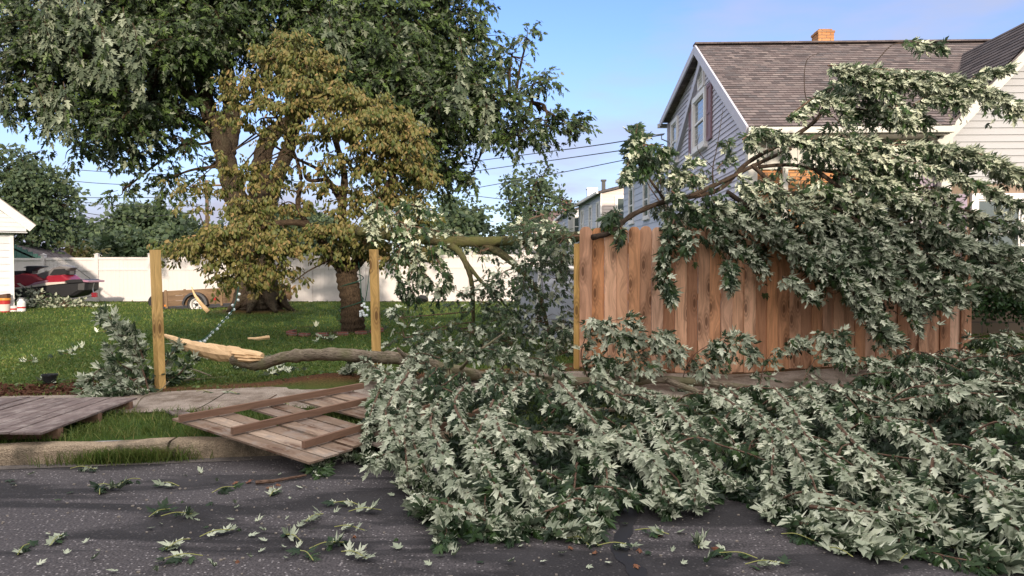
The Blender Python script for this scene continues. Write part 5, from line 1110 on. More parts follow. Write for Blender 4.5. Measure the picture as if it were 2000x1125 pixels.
# ---------------------------------------------------------------- the great bough lying over the cedar fence
def fence_bough():
    b=at(1500,450,10.3); T=thing('fallen_bough','great leafy maple bough draped over the cedar fence and reaching up across the house roof','fallen bough',(b[0],b[1],.4))
    w=MB()
    main=[at(1157,464,9.75),at(1195,452,9.9),at(1235,420,10.1),at(1300,393,10.3),at(1400,372,10.5),at(1460,318,10.5),at(1530,278,10.5),at(1590,238,10.5),at(1625,190,10.5),at(1690,165,10.6),at(1800,168,10.6),at(1900,180,10.5),at(1970,198,10.4)]
    S=[(main,.040,.018),
      ([at(1345,385,10.4),at(1420,350,10.4),at(1475,322,10.4),at(1545,290,10.4)],.035,.025),
      ([at(1468,322,10.4),at(1500,350,10.3),at(1530,372,10.2),at(1620,400,10.0),at(1700,450,9.9),at(1760,520,9.8),at(1830,560,9.7)],.032,.012),
      ([at(1480,326,10.4),at(1540,322,10.3),at(1590,330,10.3),at(1700,350,10.2),at(1830,390,10.1),at(1960,440,10)],.028,.012),
      ([at(1420,375,10.3),at(1500,430,10.0),at(1580,490,9.85),at(1650,560,9.7),at(1720,625,9.6)],.035,.01),
      ([at(1530,278,10.5),at(1650,290,10.4),at(1780,290,10.3),at(1900,310,10.3),at(2010,345,10.2)],.035,.012),
      ([at(1590,330,10.3),at(1720,420,10.1),at(1850,480,10.0),at(1990,530,9.9)],.03,.01),
      ([at(1300,393,10.3),at(1262,340,10.3),at(1240,300,10.3),at(1243,255,10.3)],.02,.006),
      ([at(1620,400,10.0),at(1700,520,9.8),at(1780,580,9.7)],.025,.008),
      ([at(1610,200,10.5),at(1690,215,10.5),at(1800,230,10.5)],.02,.008),
      ([at(1395,380,10.4),at(1392,330,10.4),at(1400,290,10.4),at(1412,215,10.4)],.012,.003),
      ([at(1395,330,10.4),at(1375,310,10.4),at(1362,288,10.4),at(1366,262,10.4)],.006,.003),
      ([at(1590,238,10.5),at(1572,180,10.5),at(1575,120,10.5),at(1600,103,10.5)],.008,.003),
      ([at(1680,165,10.6),at(1720,110,10.6),at(1750,85,10.6),at(1800,84,10.6)],.008,.004)]
    cs=limbs(w,S,8,8); w.build('limb_wood',M['boughbark'],T,True)
    W=MB();Lv=Leaves()
    spec=[(0,.20,.36,.5,.58),(2,.15,.6,.75,.2),(3,.15,.5,.6,.3),(4,.14,.55,.75,.2),(5,.14,.42,.5,.2),(6,.14,.55,.65,.2),(7,.16,.22,.2,.4),(8,.13,.5,.75,.1),(9,.14,.32,.45,.2)]
    for i,ev,ln,pl,t0 in spec:
        dress(Lv,W,cs[i],ev,ln,9,.108,pl,t0,(.38,-.12,-.12),.4,.5,1,VIEW,.95,.0035)
    def run(P,ev=.07,ln=.22,pl=.6,size=.108,w0=.007,hang=.6,bias=(.2,-.1,-.15)):
        c=curve_pts(P,6); W.tube(c,np.linspace(w0,w0*.4,len(c)),4,cap=False); dress(Lv,W,c,ev,ln,9,size,pl,.1,bias,.4,hang,0,VIEW,.9,.003)
    run([at(1243,330,10.3),at(1235,290,10.3),at(1243,250,10.3)],.05,.15,.1); run([at(1262,340,10.3),at(1275,300,10.3),at(1300,310,10.3)],.05,.2,.2)
    run([at(1750,85,10.6),at(1790,82,10.6),at(1835,90,10.5)],.06,.14,.5); run([at(1400,330,10.4),at(1425,300,10.4),at(1420,280,10.4)],.08,.14,.2)
    run([at(1215,420,10.0),at(1200,415,10.),at(1188,430,9.9)],.05,.12,.1,.13); run([at(1215,440,9.9),at(1212,455,9.8),at(1207,465,9.75)],.06,.08,.1)
    run([at(1300,400,10.2),at(1304,450,9.9),at(1294,500,9.7),at(1300,525,9.7)],.10,.12,.3); run([at(1420,500,9.7),at(1424,520,9.7),at(1425,540,9.7)],.06,.10,.15); run([at(1300,545,9.75),at(1308,570,9.72)],.05,.10,.15)
    run([at(1330,430,9.9),at(1345,460,9.75),at(1340,480,9.7)],.06,.16,.6)
    run([at(1680,150,10.6),at(1640,165,10.6),at(1600,190,10.6)],.06,.3,.35); run([at(1640,160,10.6),at(1720,140,10.6),at(1800,150,10.6),at(1880,165,10.5)],.05,.3,.4)
    run([at(1650,560,9.7),at(1690,600,9.6),at(1730,640,9.55)],.05,.22,.85); run([at(1760,560,9.7),at(1800,580,9.7),at(1850,575,9.65)],.05,.22,.8)
    BR=[[(600,400),(700,420),(860,480),(960,560),(1020,605)],[(560,560),(640,600),(720,680),(800,780)],[(760,560),(850,620),(1000,700),(1090,780)],[(820,680),(900,740),(1050,830),(1180,920),(1255,968)],[(640,760),(780,860),(880,960),(960,1060),(1040,1115)],
      [(900,470),(1000,480),(1180,520),(1320,570),(1490,655)],[(1000,440),(1150,440),(1300,460),(1400,500),(1490,540)],[(1000,600),(1100,620),(1200,740),(1330,790),(1490,800)],[(1150,820),(1250,850),(1350,880),(1490,940)],[(960,900),(1060,960),(1110,1060)],
      [(820,170),(900,200),(1000,240),(1080,320)],[(800,160),(1000,175),(1200,195),(1380,250),(1465,300)],[(850,180),(1050,200),(1250,235),(1330,190),(1425,165)],[(380,560),(300,540),(260,545),(330,495)],[(380,740),(430,760),(560,860)],[(260,700),(235,800),(215,890)],[(225,915),(250,975)],[(435,840),(455,915)],
      [(130,370),(115,450),(85,545)],[(150,440),(200,440),(245,450)],[(660,340),(760,270),(820,280),(860,330)],[(740,420),(860,420),(960,420)],[(250,600),(330,660),(420,720)],[(480,540),(560,640),(640,720)],[(400,640),(500,700),(600,740)],[(1100,300),(1170,260),(1260,280)],[(880,560),(1000,560),(1100,640),(1200,680)],[(500,420),(560,380),(640,400)],[(640,900),(700,930),(740,960)],[(1040,300),(1060,330),(1080,350)],[(700,640),(820,700),(900,800),(960,860)]]
    for rp in BR:
        P=[at(1172+x*.556,39+y*.556,max(9.62,9.98-.00035*(y-300)+.05*math.sin(x))) for x,y in rp]; path=curve_pts(P,7); W.tube(path,np.linspace(.011,.004,len(path)),5,cap=False); dd=unit(path[-1]-path[0])
        dress(Lv,W,path,.045,.15 if rp[0][0]>=260 else .09,11 if rp[0][0]>=260 else 8,.098,float(rng.uniform(.6,.9)) if rp[0][0]>=300 else .22,.0,(dd[0]*.5,-.1,-.1),.5,.9,0,VIEW,.85,.003,True,.4)
    # dense middle of the bough
    Bk=[]
    for px,py,rx,ry,dy,k,pl in ((1480,360,45,34,-.1,26,.5),(1540,400,50,40,-.2,34,.6),(1420,420,60,34,-.45,30,.75),(1520,460,55,36,-.55,30,.8),(1640,480,60,40,-.5,34,.8),(1600,420,55,36,-.4,28,.75),(1700,400,55,36,-.35,26,.7),(1560,320,45,26,0,14,.35),(1640,310,60,26,-.1,20,.45),(1760,330,60,30,0,20,.5),(1680,150,50,16,.1,9,.4),(1340,425,55,28,-.2,44,.55),(1420,450,55,38,-.3,44,.6),(1290,350,30,30,-.1,14,.3),(1300,395,45,26,-.2,24,.35),(1380,390,50,26,-.2,26,.4),(1460,400,45,30,-.2,26,.5),(1390,470,36,18,-.45,14,.7),(1330,455,36,18,-.4,16,.6),(1480,290,30,14,0,5,.3),(1540,270,30,14,0,6,.3),(1350,340,26,18,0,5,.2),(1400,405,50,28,0,26,.4),(1500,430,50,40,0,34,.5),(1570,450,55,50,-.2,44,.6),(1500,480,45,30,-.4,24,.7),(1600,525,55,32,-.5,26,.75),(1650,440,55,50,0,38,.6),(1600,360,40,28,.1,16,.4),
      (1660,350,55,32,0,26,.5),(1730,380,60,35,0,28,.5),(1740,450,55,40,-.1,32,.55),(1820,450,50,36,.1,24,.4),(1700,520,55,34,-.4,28,.75),(1800,510,55,32,-.2,24,.6),(1880,490,55,26,0,16,.5),(1640,240,45,30,.2,17,.3),(1700,180,50,22,.2,16,.35),(1650,170,40,20,.2,10,.3),(1780,165,55,20,.2,14,.45),(1860,175,55,20,.2,14,.5),(1950,190,35,22,.2,10,.7),(1720,215,45,18,.2,8,.5),
      (1800,300,60,20,.1,14,.5),(1890,315,60,20,0,13,.5),(1960,350,50,22,0,11,.6),(1250,310,24,26,0,5,.15),(1700,300,55,20,.2,13,.4),(1600,290,40,16,.1,6,.3),(1960,500,40,20,0,9,.6),(1800,380,50,24,.1,14,.45),(1640,570,45,20,-.6,11,.85),(1720,610,30,20,-.65,7,.85),(1840,560,36,20,-.3,9,.7)):
        Bk.append(ell(px,py,10.45+dy*.8,rx,ry,.32,k*.62,pl*.5))
    crown(Lv,W,Bk,np.concatenate(cs[:7]),.10,20,.2,per=13,ln=.34,hang=.8,limb=.010,shell=.05,tw=.003,droop=.4,bias=(1.0,-.25,-.45))
    W.build('twigs',M['twig'],T); Lv.build('foliage',M['leaf'],T,'hi')
    print('bough',Lv.count())
fence_bough()
def post_heap():
    b=at(245,770,9.0); T=thing('fallen_branch','leafy branch with pale undersides heaped against the taller post','branch',(b[0],b[1],.15))
    W=MB();Lv=Leaves()
    for P,pl in (([at(290,760,9.0),at(270,700,9.1),at(240,650,9.2),at(205,612,9.3)],.8),([at(280,760,9.0),at(240,730,8.9),at(200,720,8.9),at(175,740,8.8)],.75),([at(290,765,9.0),at(250,760,8.8),at(215,775,8.7),at(190,785,8.6)],.7),([at(285,740,9.1),at(260,690,9.3),at(255,650,9.3)],.5),([at(300,760,9.2),at(330,700,9.5),at(345,680,9.6)],.25),([at(290,740,9.2),at(250,720,9.1),at(225,700,9.1),at(215,680,9.1)],.6),([at(300,770,8.95),at(270,775,8.85),at(240,785,8.75)],.55),([at(300,750,9.3),at(350,730,9.5),at(370,700,9.6)],.2),([at(270,740,9.0),at(230,750,8.8),at(195,760,8.7)],.6),([at(280,700,9.2),at(262,660,9.3),at(240,640,9.3)],.6)):
        c=curve_pts(P,6); W.tube(c,np.linspace(.012,.004,len(c)),4,cap=False); dress(Lv,W,c,.060,.17,9,.10,min(.95,pl+.15),.1,(0,-.1,-.1),.4,.4,0,VIEW,.9,.003)
    W.build('twigs',M['twig'],T); Lv.build('foliage',M['leaf'],T,'hi',floor=.01)
post_heap()
def far_heap():
    b=at(130,600,24); T=thing('fallen_branch','pale leafy branch dumped on the grass in front of the jet ski','branch',(b[0],b[1],.45)); W=MB();Lv=Leaves()
    crown(Lv,W,[ell(85,588,24,28,20,.5,40),ell(125,592,24,35,16,.5,40),ell(150,596,24,30,12,.4,26),ell(75,575,24,20,14,.4,16),ell(180,598,24,24,6,.3,8),ell(60,603,24,20,10,.4,12)],[at(120,600,24)],.14,20,.75,per=8,ln=.35,hang=.1,limb=.02,shell=.1)
    W.build('twigs',M['twig'],T); Lv.build('foliage',M['leaf'],T,'mid',floor=.02)
far_heap()
# ---------------------------------------------------------------- blown down fence panels
def panel_left():
    a=np.array((-4.02,6.33,.235)); D=unit(np.array((-.055,1,-.005))); U=np.array((-1.,-.07,.0)); U=unit(U); Z=np.cross(D,U)*-1
    T=thing('blown_down_fence','blown down grey brown fence panel lying face up over the kerb at the left edge','fence panel',a,'blown down fence sections')
    b=MB(); x=0
    for i in range(17):
        wd=.150*rng.uniform(.96,1.02); L_=1.82+rng.normal(0,.012); off=rng.normal(0,.02); q=rng.normal(0,.004)
        c=a+U*(x+wd/2)+D*(L_/2+off)+np.array((0,0,.03+q))
        b.obox(c,U*(wd/2-.005),np.array((0,0,.009)),D*L_/2,rng.random()); x+=wd
    b.build('board_panel',M['oldwood'],T)
    for t in (.25,.95,1.62):
        m=MB(); c=a+D*t+U*1.28-(0,0,.028); m.obox(c,D*.04,(0,0,.042),U*1.28,.5); m.build('rail',M['railwood'],T)
panel_left()
def panel_right():
    T=thing('blown_down_fence','broken fence panel lying rails up between grass strip and road, half under the leaves','fence panel',(-2.0,7,.1),'blown down fence sections')
    P00=onz(352,826,.30); P01=onz(600,906,.10); P10=onz(690,765,.34); P11=onz(880,812,.20)
    def bl(s,t): return (P00*(1-s)+P10*s)*(1-t)+(P01*(1-s)+P11*s)*t
    b=MB(); n=11
    for i in range(n):
        if i in (6,): continue
        s0=i/n+.006; s1=(i+1)/n-.006; t0=-.06+rng.normal(0,.03); t1=1.02+rng.normal(0,.035)
        if i in (3,): t0=.38
        if i==8: t1=.6
        A_,B_,C_,D_=bl(s0,t0),bl(s0,t1),bl(s1,t1),bl(s1,t0); c=(A_+B_+C_+D_)/4+(0,0,rng.normal(0,.004)); U=(D_+C_-A_-B_)/4; V=(B_+C_-A_-D_)/4; Nn=unit(np.cross(U,V)); Nn=Nn if Nn[2]>0 else -Nn
        b.obox(c,U,Nn*.009,V,rng.random())
        # pointed end board corner
    b.build('board_panel',M['panelwood'],T)
    for t,s0,s1 in ((.03,-.02,1.05),(.40,.02,.98),(.84,.10,1.0)):
        m=MB(); A_=bl(s0,t)+(0,0,.055); B_=bl(s1,t)+(0,0,.06); d=unit(B_-A_); sd=unit(np.cross(d,(0,0,1))); m.obox((A_+B_)/2,sd*.019,np.array((0,0,.030)),(B_-A_)/2,rng.random()); m.build('rail',M['railwood'],T)
    m=MB(); A_=onz(338,802,.19); B_=onz(415,832,.22); V=(B_-A_)/2; U=unit(np.cross(V,(0,0,1)))*.075; m.obox((A_+B_)/2,U,(0,0,.009),V,.1); tag(m.build('loose_board',M['oldwood']),'loose grey board end sticking out past the broken panel','board')
    m=MB(); A_=onz(800,862,.15); B_=onz(990,785,.24); V=(B_-A_)/2; m.obox((A_+B_)/2,unit(np.cross(V,(0,0,1)))*.02,(0,0,.045),V,.4); tag(m.build('loose_rail',M['railwood']),'dark brown fence rail poking out under the foliage','rail')
    m=MB(); A_=onz(1120,803,.22); B_=onz(1290,796,.20); V=(B_-A_)/2; m.obox((A_+B_)/2,unit(np.cross(V,(0,0,1)))*.07,(0,0,.01),V,.4); tag(m.build('loose_board',M['panelwood']),'pinkish board lying flat beneath the limb, in the middle of the heap','board')
panel_right()
# ---------------------------------------------------------------- jet ski on its trailer
def prism(poly_px,Y0,Y1,inset=.15,sc=7.03,ox=0,oy=480,r=.5,mb=None,shrink=.0):
    """side outline measured on the photograph, given its real width from Y0 to Y1, rounded at both flanks"""
    m=mb or MB(); c=np.mean(poly_px,0); rings=[]
    for Y,k in ((Y0,.86),(Y0+inset*.35,.96),(Y0+inset,1.),(Y1-inset,1.),(Y1-inset*.35,.96),(Y1,.86)):
        ref=25.0
        ring=[]
        for p in poly_px:
            q=at(ox+(c[0]+(p[0]-c[0])*k)/sc,oy+(c[1]+(p[1]-c[1])*k)/sc,ref); q[1]=Y; ring.append(q)
        rings.append(ring)
    n=len(poly_px)
    for i in range(len(rings)-1):
        for j in range(n): m.face([rings[i][j],rings[i][(j+1)%n],rings[i+1][(j+1)%n],rings[i+1][j]],None,r)
    m.face(rings[0][::-1],None,r); m.face(rings[-1],None,r); return m
def jetski():
    b=at(110,590,25); T=thing('jet_ski','burgundy and black jet ski parked on a trailer beside the lap sided shed','jet ski',(b[0],25,.5))
    red=plain('burgundy_gelcoat',(.28,.015,.03),.25,.6); pink=plain('mauve_gelcoat',(.40,.20,.28),.3,.6); seat=plain('grey_seat_vinyl',(.16,.15,.15),.5,.4); sil=plain('silver_stripe',(.62,.56,.50),.35,.5); blk=M['black']
    prism([(-250,640),(-250,560),(180,625),(740,545),(1010,515),(1290,500),(1285,600),(1150,680),(960,720),(700,725),(300,700),(0,690)],24.5,25.5,.2).build('hull',blk,T,False)
    prism([(-250,600),(-240,520),(0,440),(180,420),(400,378),(560,392),(700,470),(520,545),(180,610)],24.62,25.38,.16).build('front_cowl',red,T)
    prism([(-200,480),(0,400),(250,345),(380,340),(400,385),(180,430)],24.75,25.25,.12).build('hood',blk,T)
    prism([(500,560),(640,500),(760,405),(960,395),(1050,465),(1010,500),(760,530)],24.56,25.44,.14).build('rear_body',red,T)
    prism([(980,480),(1060,462),(1250,455),(1330,480),(1320,500),(1010,512)],24.55,25.45,.1).build('stern_deck',blk,T)
    prism([(1240,462),(1330,476),(1330,500),(1260,495)],24.5,25.5,.06).build('stern_edge',pink,T)
    prism([(180,618),(180,596),(520,545),(760,500),(1010,490),(1010,515),(740,545)],24.46,25.54,.04).build('side_stripe',sil,T)
    prism([(500,556),(620,500),(780,470),(770,500),(640,530)],24.44,25.56,.04).build('side_graphic',pink,T)
    prism([(350,520),(440,450),(640,360),(720,350),(790,300),(900,265),(990,280),(1035,300),(990,345),(985,395),(760,410),(640,500),(480,560),(400,545)],24.74,25.26,.14).build('seat',seat,T)
    prism([(735,400),(800,320),(960,310),(990,345),(985,392),(780,415)],24.72,25.28,.1).build('seat_back',blk,T)
    prism([(380,370),(385,300),(345,298),(400,276),(590,274),(655,284),(590,298),(520,320),(480,350),(480,380)],24.85,25.15,.08).build('handlebar',blk,T)
    prism([(330,515),(370,508),(435,550),(400,562)],24.6,25.4,.05).build('footwell_trim',sil,T)
    prism([(180,395),(215,375),(245,390),(235,412),(195,415)],24.68,24.9,.05).build('mirror',plain('blue_mirror',(.45,.6,.75),.1,.8),T)
    m=MB(); m.tube([at(1035/7.03,480+303/7.03,24.9),at(1240/7.03,480+452/7.03,24.9)],.012,5); m.build('tow_strap',M['darkmetal'],T)
    T2=thing('boat_trailer','low galvanised trailer under the jet ski with a red tail light','trailer',(b[0],25,.45))
    f=MB()
    for Y in (24.6,25.4): f.tube([at(10,607,Y),at(90,597,Y),at(187,576,Y)],.04,4)
    f.tube([at(178,578,24.6),at(178,578,25.4)],.04,4); f.tube([at(100,596,24.6),at(100,596,25.4)],.04,4)
    f.tube([at(183,575,24.7),at(181,565,24.9),at(184,552,24.9)],.02,4); f.build('frame',M['galv'],T2)
    q=MB(); q.lathe(at(100,598,24.35),[(.0,0),(.24,0),(.27,.03),(.27,.15),(.24,.18),(0,.18)],18,(0,1,0)); q.build('wheel',M['black'],T2)
    fe=MB(); 
    for i in range(9):
        a=math.pi*i/8; c=at(44,600,24.4)
        a2=math.pi*(i+1)/8; 
        if i<8: fe.face([c+(math.cos(a)*.38,-.1,math.sin(a)*.38),c+(math.cos(a2)*.38,-.1,math.sin(a2)*.38),c+(math.cos(a2)*.38,.15,math.sin(a2)*.38),c+(math.cos(a)*.38,.15,math.sin(a)*.38)])
    fe.build('mudguard',M['darkmetal'],T2)
    l=MB(); c=at(185,576,24.5); l.obox(c,(.085,0,0),(0,.04,0),(0,0,.075)); bb=l.build('tail_light',plain('red_lens',(.22,.02,.03),.2,.7),T2); md=bb.modifiers.new('b','BEVEL'); md.width=.025; md.segments=3
jetski()
def buckets():
    xs_=[(8,23.2,.15,.30)]
    c=at(9,617,22.3); z=gz(c[0],22.3)
    T=thing('bucket','red bucket with a pale label and orange rim at the foot of the shed','bucket',(c[0],21.7,z)); c=np.array((at(9,617,21.7)[0],21.7,z))
    m=MB(); m.lathe(c,[(0,0),(.13,0),(.155,.38),(.15,.38),(.125,.02),(0,.02)],20); m.build('bucket_body',plain('red_plastic',(.42,.03,.03),.4,.4),T)
    m=MB(); m.lathe(c,[(.133,.04),(.1475,.24)],20); m.lathe(c,[(.135,.04),(.1485,.24)],20); m.build('label',plain('paper_label',(.62,.55,.50),.7,.2),T)
    m=MB(); m.lathe(c,[(.157,.35),(.168,.36),(.168,.42),(.152,.42)],20); m.build('rim',plain('orange_rim',(.65,.28,.05),.4,.4),T)
    m=MB(); m.obox(c+(0,0,.47),(.12,.02,.02),(0,.09,0),(-.01,0,.06),.3); m.build('rag',plain('brown_rag',(.10,.06,.04),.9,.1),T)
    c=np.array((at(42,612,21.8)[0],21.8,gz(-14,21.8))); T=thing('paint_can','small white tub with red lettering bands beside the shed corner','tub',c)
    m=MB(); m.lathe(c,[(0,0),(.10,0),(.11,.03),(.11,.27),(.10,.30),(.06,.33),(.06,.38),(0,.38)],18); m.build('tub_body',M['trim'],T)
    m=MB(); m.lathe(c,[(.112,.10),(.112,.15)],18); m.build('red_band',plain('red_band',(.45,.05,.05),.5,.3),T)
    c2=c+(-.32,.1,0); T=thing('paint_can','low pale tub between the red bucket and the shed corner','tub',c2); m=MB(); m.lathe(c2,[(0,0),(.12,0),(.13,.16),(.12,.17),(0,.17)],18); m.build('tub_body',M['trim'],T); m=MB(); m.lathe(c2,[(.132,.05),(.133,.10)],18); m.build('red_band',plain('red_band',(.45,.05,.05),.5,.3),T)
    # flower pot
    Y=10.6; c=at(97,744,Y); c[2]=gz(c[0],Y); 
    c=onz(97,744,.22); c[2]=gz(c[0],c[1])-.01
    T=thing('flower_pot','empty black plastic flower pot standing on the lawn edge','pot',c); m=MB(); m.lathe(c,[(0,0),(.065,0),(.085,.12),(.095,.12),(.097,.145),(.088,.145),(.082,.12),(.06,.01),(0,.01)],20); m.build('pot_body',M['black'],T); m=MB(); m.lathe(c,[(0,.09),(.078,.095)],16); m.build('potting_soil',M['soil'],T)
buckets()
# ---------------------------------------------------------------- wooden utility trailer
def utility_trailer():
    Y=24.; T=thing('utility_trailer','old wood sided utility trailer tipped nose down by the vinyl fence','trailer',(at(400,600,Y)[0],Y,.45))
    a=at(322,600,Y-.6); e=at(545,588,Y-.6); d=unit(e-a); up=np.array((-d[2],0,d[0])); ln=np.linalg.norm(e-a)
    for yy,nm in ((Y-.6,1),(Y+.75,0)):
        b=MB(); o=at(322,600,Y-.6)+(0,yy-(Y-.6),0)
        for i in range(3): b.obox(o+d*ln/2+up*(.10+i*.165),np.array((0,.018,0)),up*.080,d*ln/2,rng.random())
        b.build('side_board',M['trailerwood'],T)
        s=MB()
        for t in (.02,.50,.98): s.obox(o+d*ln*t+up*.25+np.array((0,-.03,0)),d*.035,(0,.014,0),up*.29,.5)
        s.build('stake',M['trailerwood'],T)
    b=MB(); o=at(322,600,Y)+(0,.08,0); b.obox(o+up*.25,(0,.68,0),d*.018,up*.25,.6); b.obox(o+d*ln+up*.25,(0,.68,0),d*.018,up*.25,.3); b.build('end_board',M['trailerwood'],T)
    b=MB(); b.obox(o+d*ln/2+up*.0,(0,.66,0),up*.02,d*ln/2,.3); b.obox(o+d*ln/2+up*-.05-np.array((0,.62,0)),d*ln/2,(0,.03,0),up*.03,.3); b.tube([o-d*.0,o-d*.6+(0,0,-.05)],.04,5); b.build('bed',M['darkmetal'],T)
    for px,py,yy,mt in ((384,595,Y-.72,'trim'),(432,583,Y+1.0,'black')):
        c=at(px,py,yy); 
        w=MB(); w.lathe(c,[(.19,-.02),(.27,-.03),(.31,.02),(.31,.15),(.27,.19),(.15,.19),(.15,0)],26,(0,1,0)); wo=w.build('wheel',M['black'],T,True)
        r=MB(); r.lathe(c,[(0,.02),(.05,.015),(.07,.05),(.15,.05),(.185,-.025),(.20,-.03)],26,(0,1,0)); ro=r.build('rim',M[mt],wo)
        h=MB()
        for k in range(5): h.lathe(c+np.array((math.cos(k*1.257+.3)*.105,.048,math.sin(k*1.257+.3)*.105)),[(.0,0),(.026,0),(.026,-.004),(0,-.004)],8,(0,1,0))
        h.lathe(c+np.array((0,.02,0)),[(.05,0),(.045,-.06),(0,-.06)],12,(0,1,0)); h.build('hub',M['black'],wo)
    f=MB(); c=at(384,595,Y-.62)
    for i in range(12):
        a0=math.pi*(i/12);a1=math.pi*((i+1)/12); R_=.40
        f.face([c+(math.cos(a0)*R_,-.16,math.sin(a0)*R_),c+(math.cos(a0)*R_,.1,math.sin(a0)*R_),c+(math.cos(a1)*R_,.1,math.sin(a1)*R_),c+(math.cos(a1)*R_,-.16,math.sin(a1)*R_)])
        f.face([c+(math.cos(a0)*R_,-.16,math.sin(a0)*R_),c+(math.cos(a1)*R_,-.16,math.sin(a1)*R_),c+(math.cos(a1)*(R_-.07),-.17,math.sin(a1)*(R_-.07)),c+(math.cos(a0)*(R_-.07),-.17,math.sin(a0)*(R_-.07))])
    f.build('mudguard',M['darkmetal'],T)
    l=MB(); l.obox(at(420,583,Y-.64),(.05,0,0),(0,.02,0),(0,0,.05)); l.build('tail_light',plain('red_lens_b',(.35,.03,.03),.2,.7),T); l=MB(); l.obox(at(323,597,Y-.64),(.03,0,0),(0,.02,0),(0,0,.03)); l.build('side_marker',plain('amber_lens',(.6,.2,.03),.2,.7),T)
    q=at(302,590,Y+.3); w=MB(); w.lathe(q,[(.0,0),(.2,0),(.24,.04),(.24,.15),(0,.16)],16,(0,1,0)); w.build('spare_wheel',M['black'],T)
utility_trailer()
# ---------------------------------------------------------------- above ground pool
def pool():
    cx,cy=2.15,15.2; T=thing('swimming_pool','round above ground pool with white tubular frame behind the gap','pool',(cx,cy,.4)); R_=2.0; z0=.35; z1=1.70
    m=MB(); m.lathe((cx,cy,0),[(R_*.985,z0),(R_,z0+.5),(R_*.985,z1),(R_*.96,z1),(R_*.96,z1-.2),(0,z1-.2)],48); m.build('liner',plain('grey_liner',(.42,.44,.52),.5,.4),T,True)
    t=MB(); th=np.linspace(0,2*math.pi,49); t.tube([(cx+math.cos(a)*R_,cy+math.sin(a)*R_,z1) for a in th],.042,8,cap=False); t.build('top_rail',M['trim'],T,True)
    for i in range(12):
        a=i/12*2*math.pi+.12; l=MB(); p=np.array((cx+math.cos(a)*(R_+.03),cy+math.sin(a)*(R_+.03),z1)); q=np.array((cx+math.cos(a)*(R_+.12),cy+math.sin(a)*(R_+.12),z0)); l.tube([p,q],.032,8); l.lathe(p-(0,0,.03),[(.05,-.04),(.055,0),(.05,.05)],10); l.build('leg',M['trim'],T)
pool()
# ---------------------------------------------------------------- things lying on the lawn and hanging in the trees
def stick(name,lab,P,r0,r1,mat,cat='stick',n=6):
    m=MB(); c=curve_pts(P,6); m.tube(c,np.linspace(r0,r1,len(c)),n,wob=.1); return tag(m.build(name,M[mat]),lab,cat)
stick('split_branch','pale barkless splinter leaning in front of the trailer wheel',[at(374,560,20),at(380,575,20),at(392,592,20),at(407,609,20)],.012,.065,'rawwood')
stick('split_branch','flat pale sliver of wood lying on the lawn left of the dogwood',[onz(485,661,.37),onz(505,661,.38),onz(524,659,.38)],.02,.045,'rawwood')
stick('broken_stick','dark broken stick lying on the grass right of the taller post',[onz(360,743,.2),onz(390,741,.21),onz(445,736,.2)],.022,.012,'limbbark')
stick('broken_stick','thin grey stick lying slantwise above the dark broken stick',[onz(358,716,.24),onz(385,724,.24),onz(413,735,.21)],.010,.012,'limbbark')
stick('broken_stick','peeled tan stick on the asphalt in front of the broken panel',[onz(500,942,.02),onz(530,940,.025),onz(560,935,.02),onz(598,928,.02)],.017,.009,'twig')
stick('broken_stick','short dark stick leaning on the broken panel over the sidewalk',[onz(491,799,.24),onz(515,785,.26),onz(540,771,.3)],.007,.006,'twig')
stick('broken_stick','thin twig curling in front of the taller post to the grass',[onz(262,800,.18),onz(280,775,.25),onz(310,765,.22),onz(330,745,.3)],.008,.006,'limbbark')
# rag of bark by the white fence
m=MB(); m.tube([at(812,587,26.5),at(822,582,26.5),at(832,584,26.5),at(836,588,26.5)],[.06,.12,.14,.03],6,wob=.2); tag(m.build('garden_hose_heap',M['black']),'small dark heap at the foot of the vinyl fence','heap')
def lights():
    T=thing('string_lights','string of clear bulb fairy lights trailing from the dogwood onto the lawn','string lights',at(410,655,13)); cable=plain('green_cable',(.02,.07,.05),.5,.3); bulb=plain('clear_bulb',(.72,.78,.80),.1,.8)
    P=curve_pts([at(466,560,14.5),at(460,590,14.2),at(450,612,13.9),at(430,632,13.5),at(412,650,13.0),at(395,664,12.4),at(372,668,11.9),at(368,690,11.6)],8); w=MB(); w.tube(P,.012,4); w.build('cable',cable,T)
    for i in range(3,len(P),3): b=MB(); b.lathe(P[i]+(rng.normal(0,.03),0,-.03),[(0,-.03),(.022,-.022),(.032,0),(.022,.022),(0,.03)],8); b.build('bulb',bulb,T)
    Y=15.9; T=thing('string_lights','fairy lights wound round the dogwood trunk with a loop hanging on its right','string lights',at(690,600,Y))
    th=np.linspace(0,16,60); c=[at(687-.0,0,16.2)[0] for _ in th]; w=MB()
    P=[(at(686,560,16.2)[0]+math.cos(t)*.27,16.2+math.sin(t)*.27,.55+t*.075) for t in th]; w.tube(P,.010,4); w.tube(curve_pts([at(700,510,Y),at(704,545,Y),at(706,580,Y),at(712,590,Y),at(718,560,Y),at(722,525,Y)],6),.009,4); w.build('cable',cable,T)
    for i in range(13): q=at(703+rng.uniform(0,16),595+rng.uniform(-2,28),15.2); b=MB(); b.lathe(q,[(0,-.03),(.022,-.022),(.03,0),(.022,.022),(0,.03)],8); b.build('bulb',bulb,T)
lights()
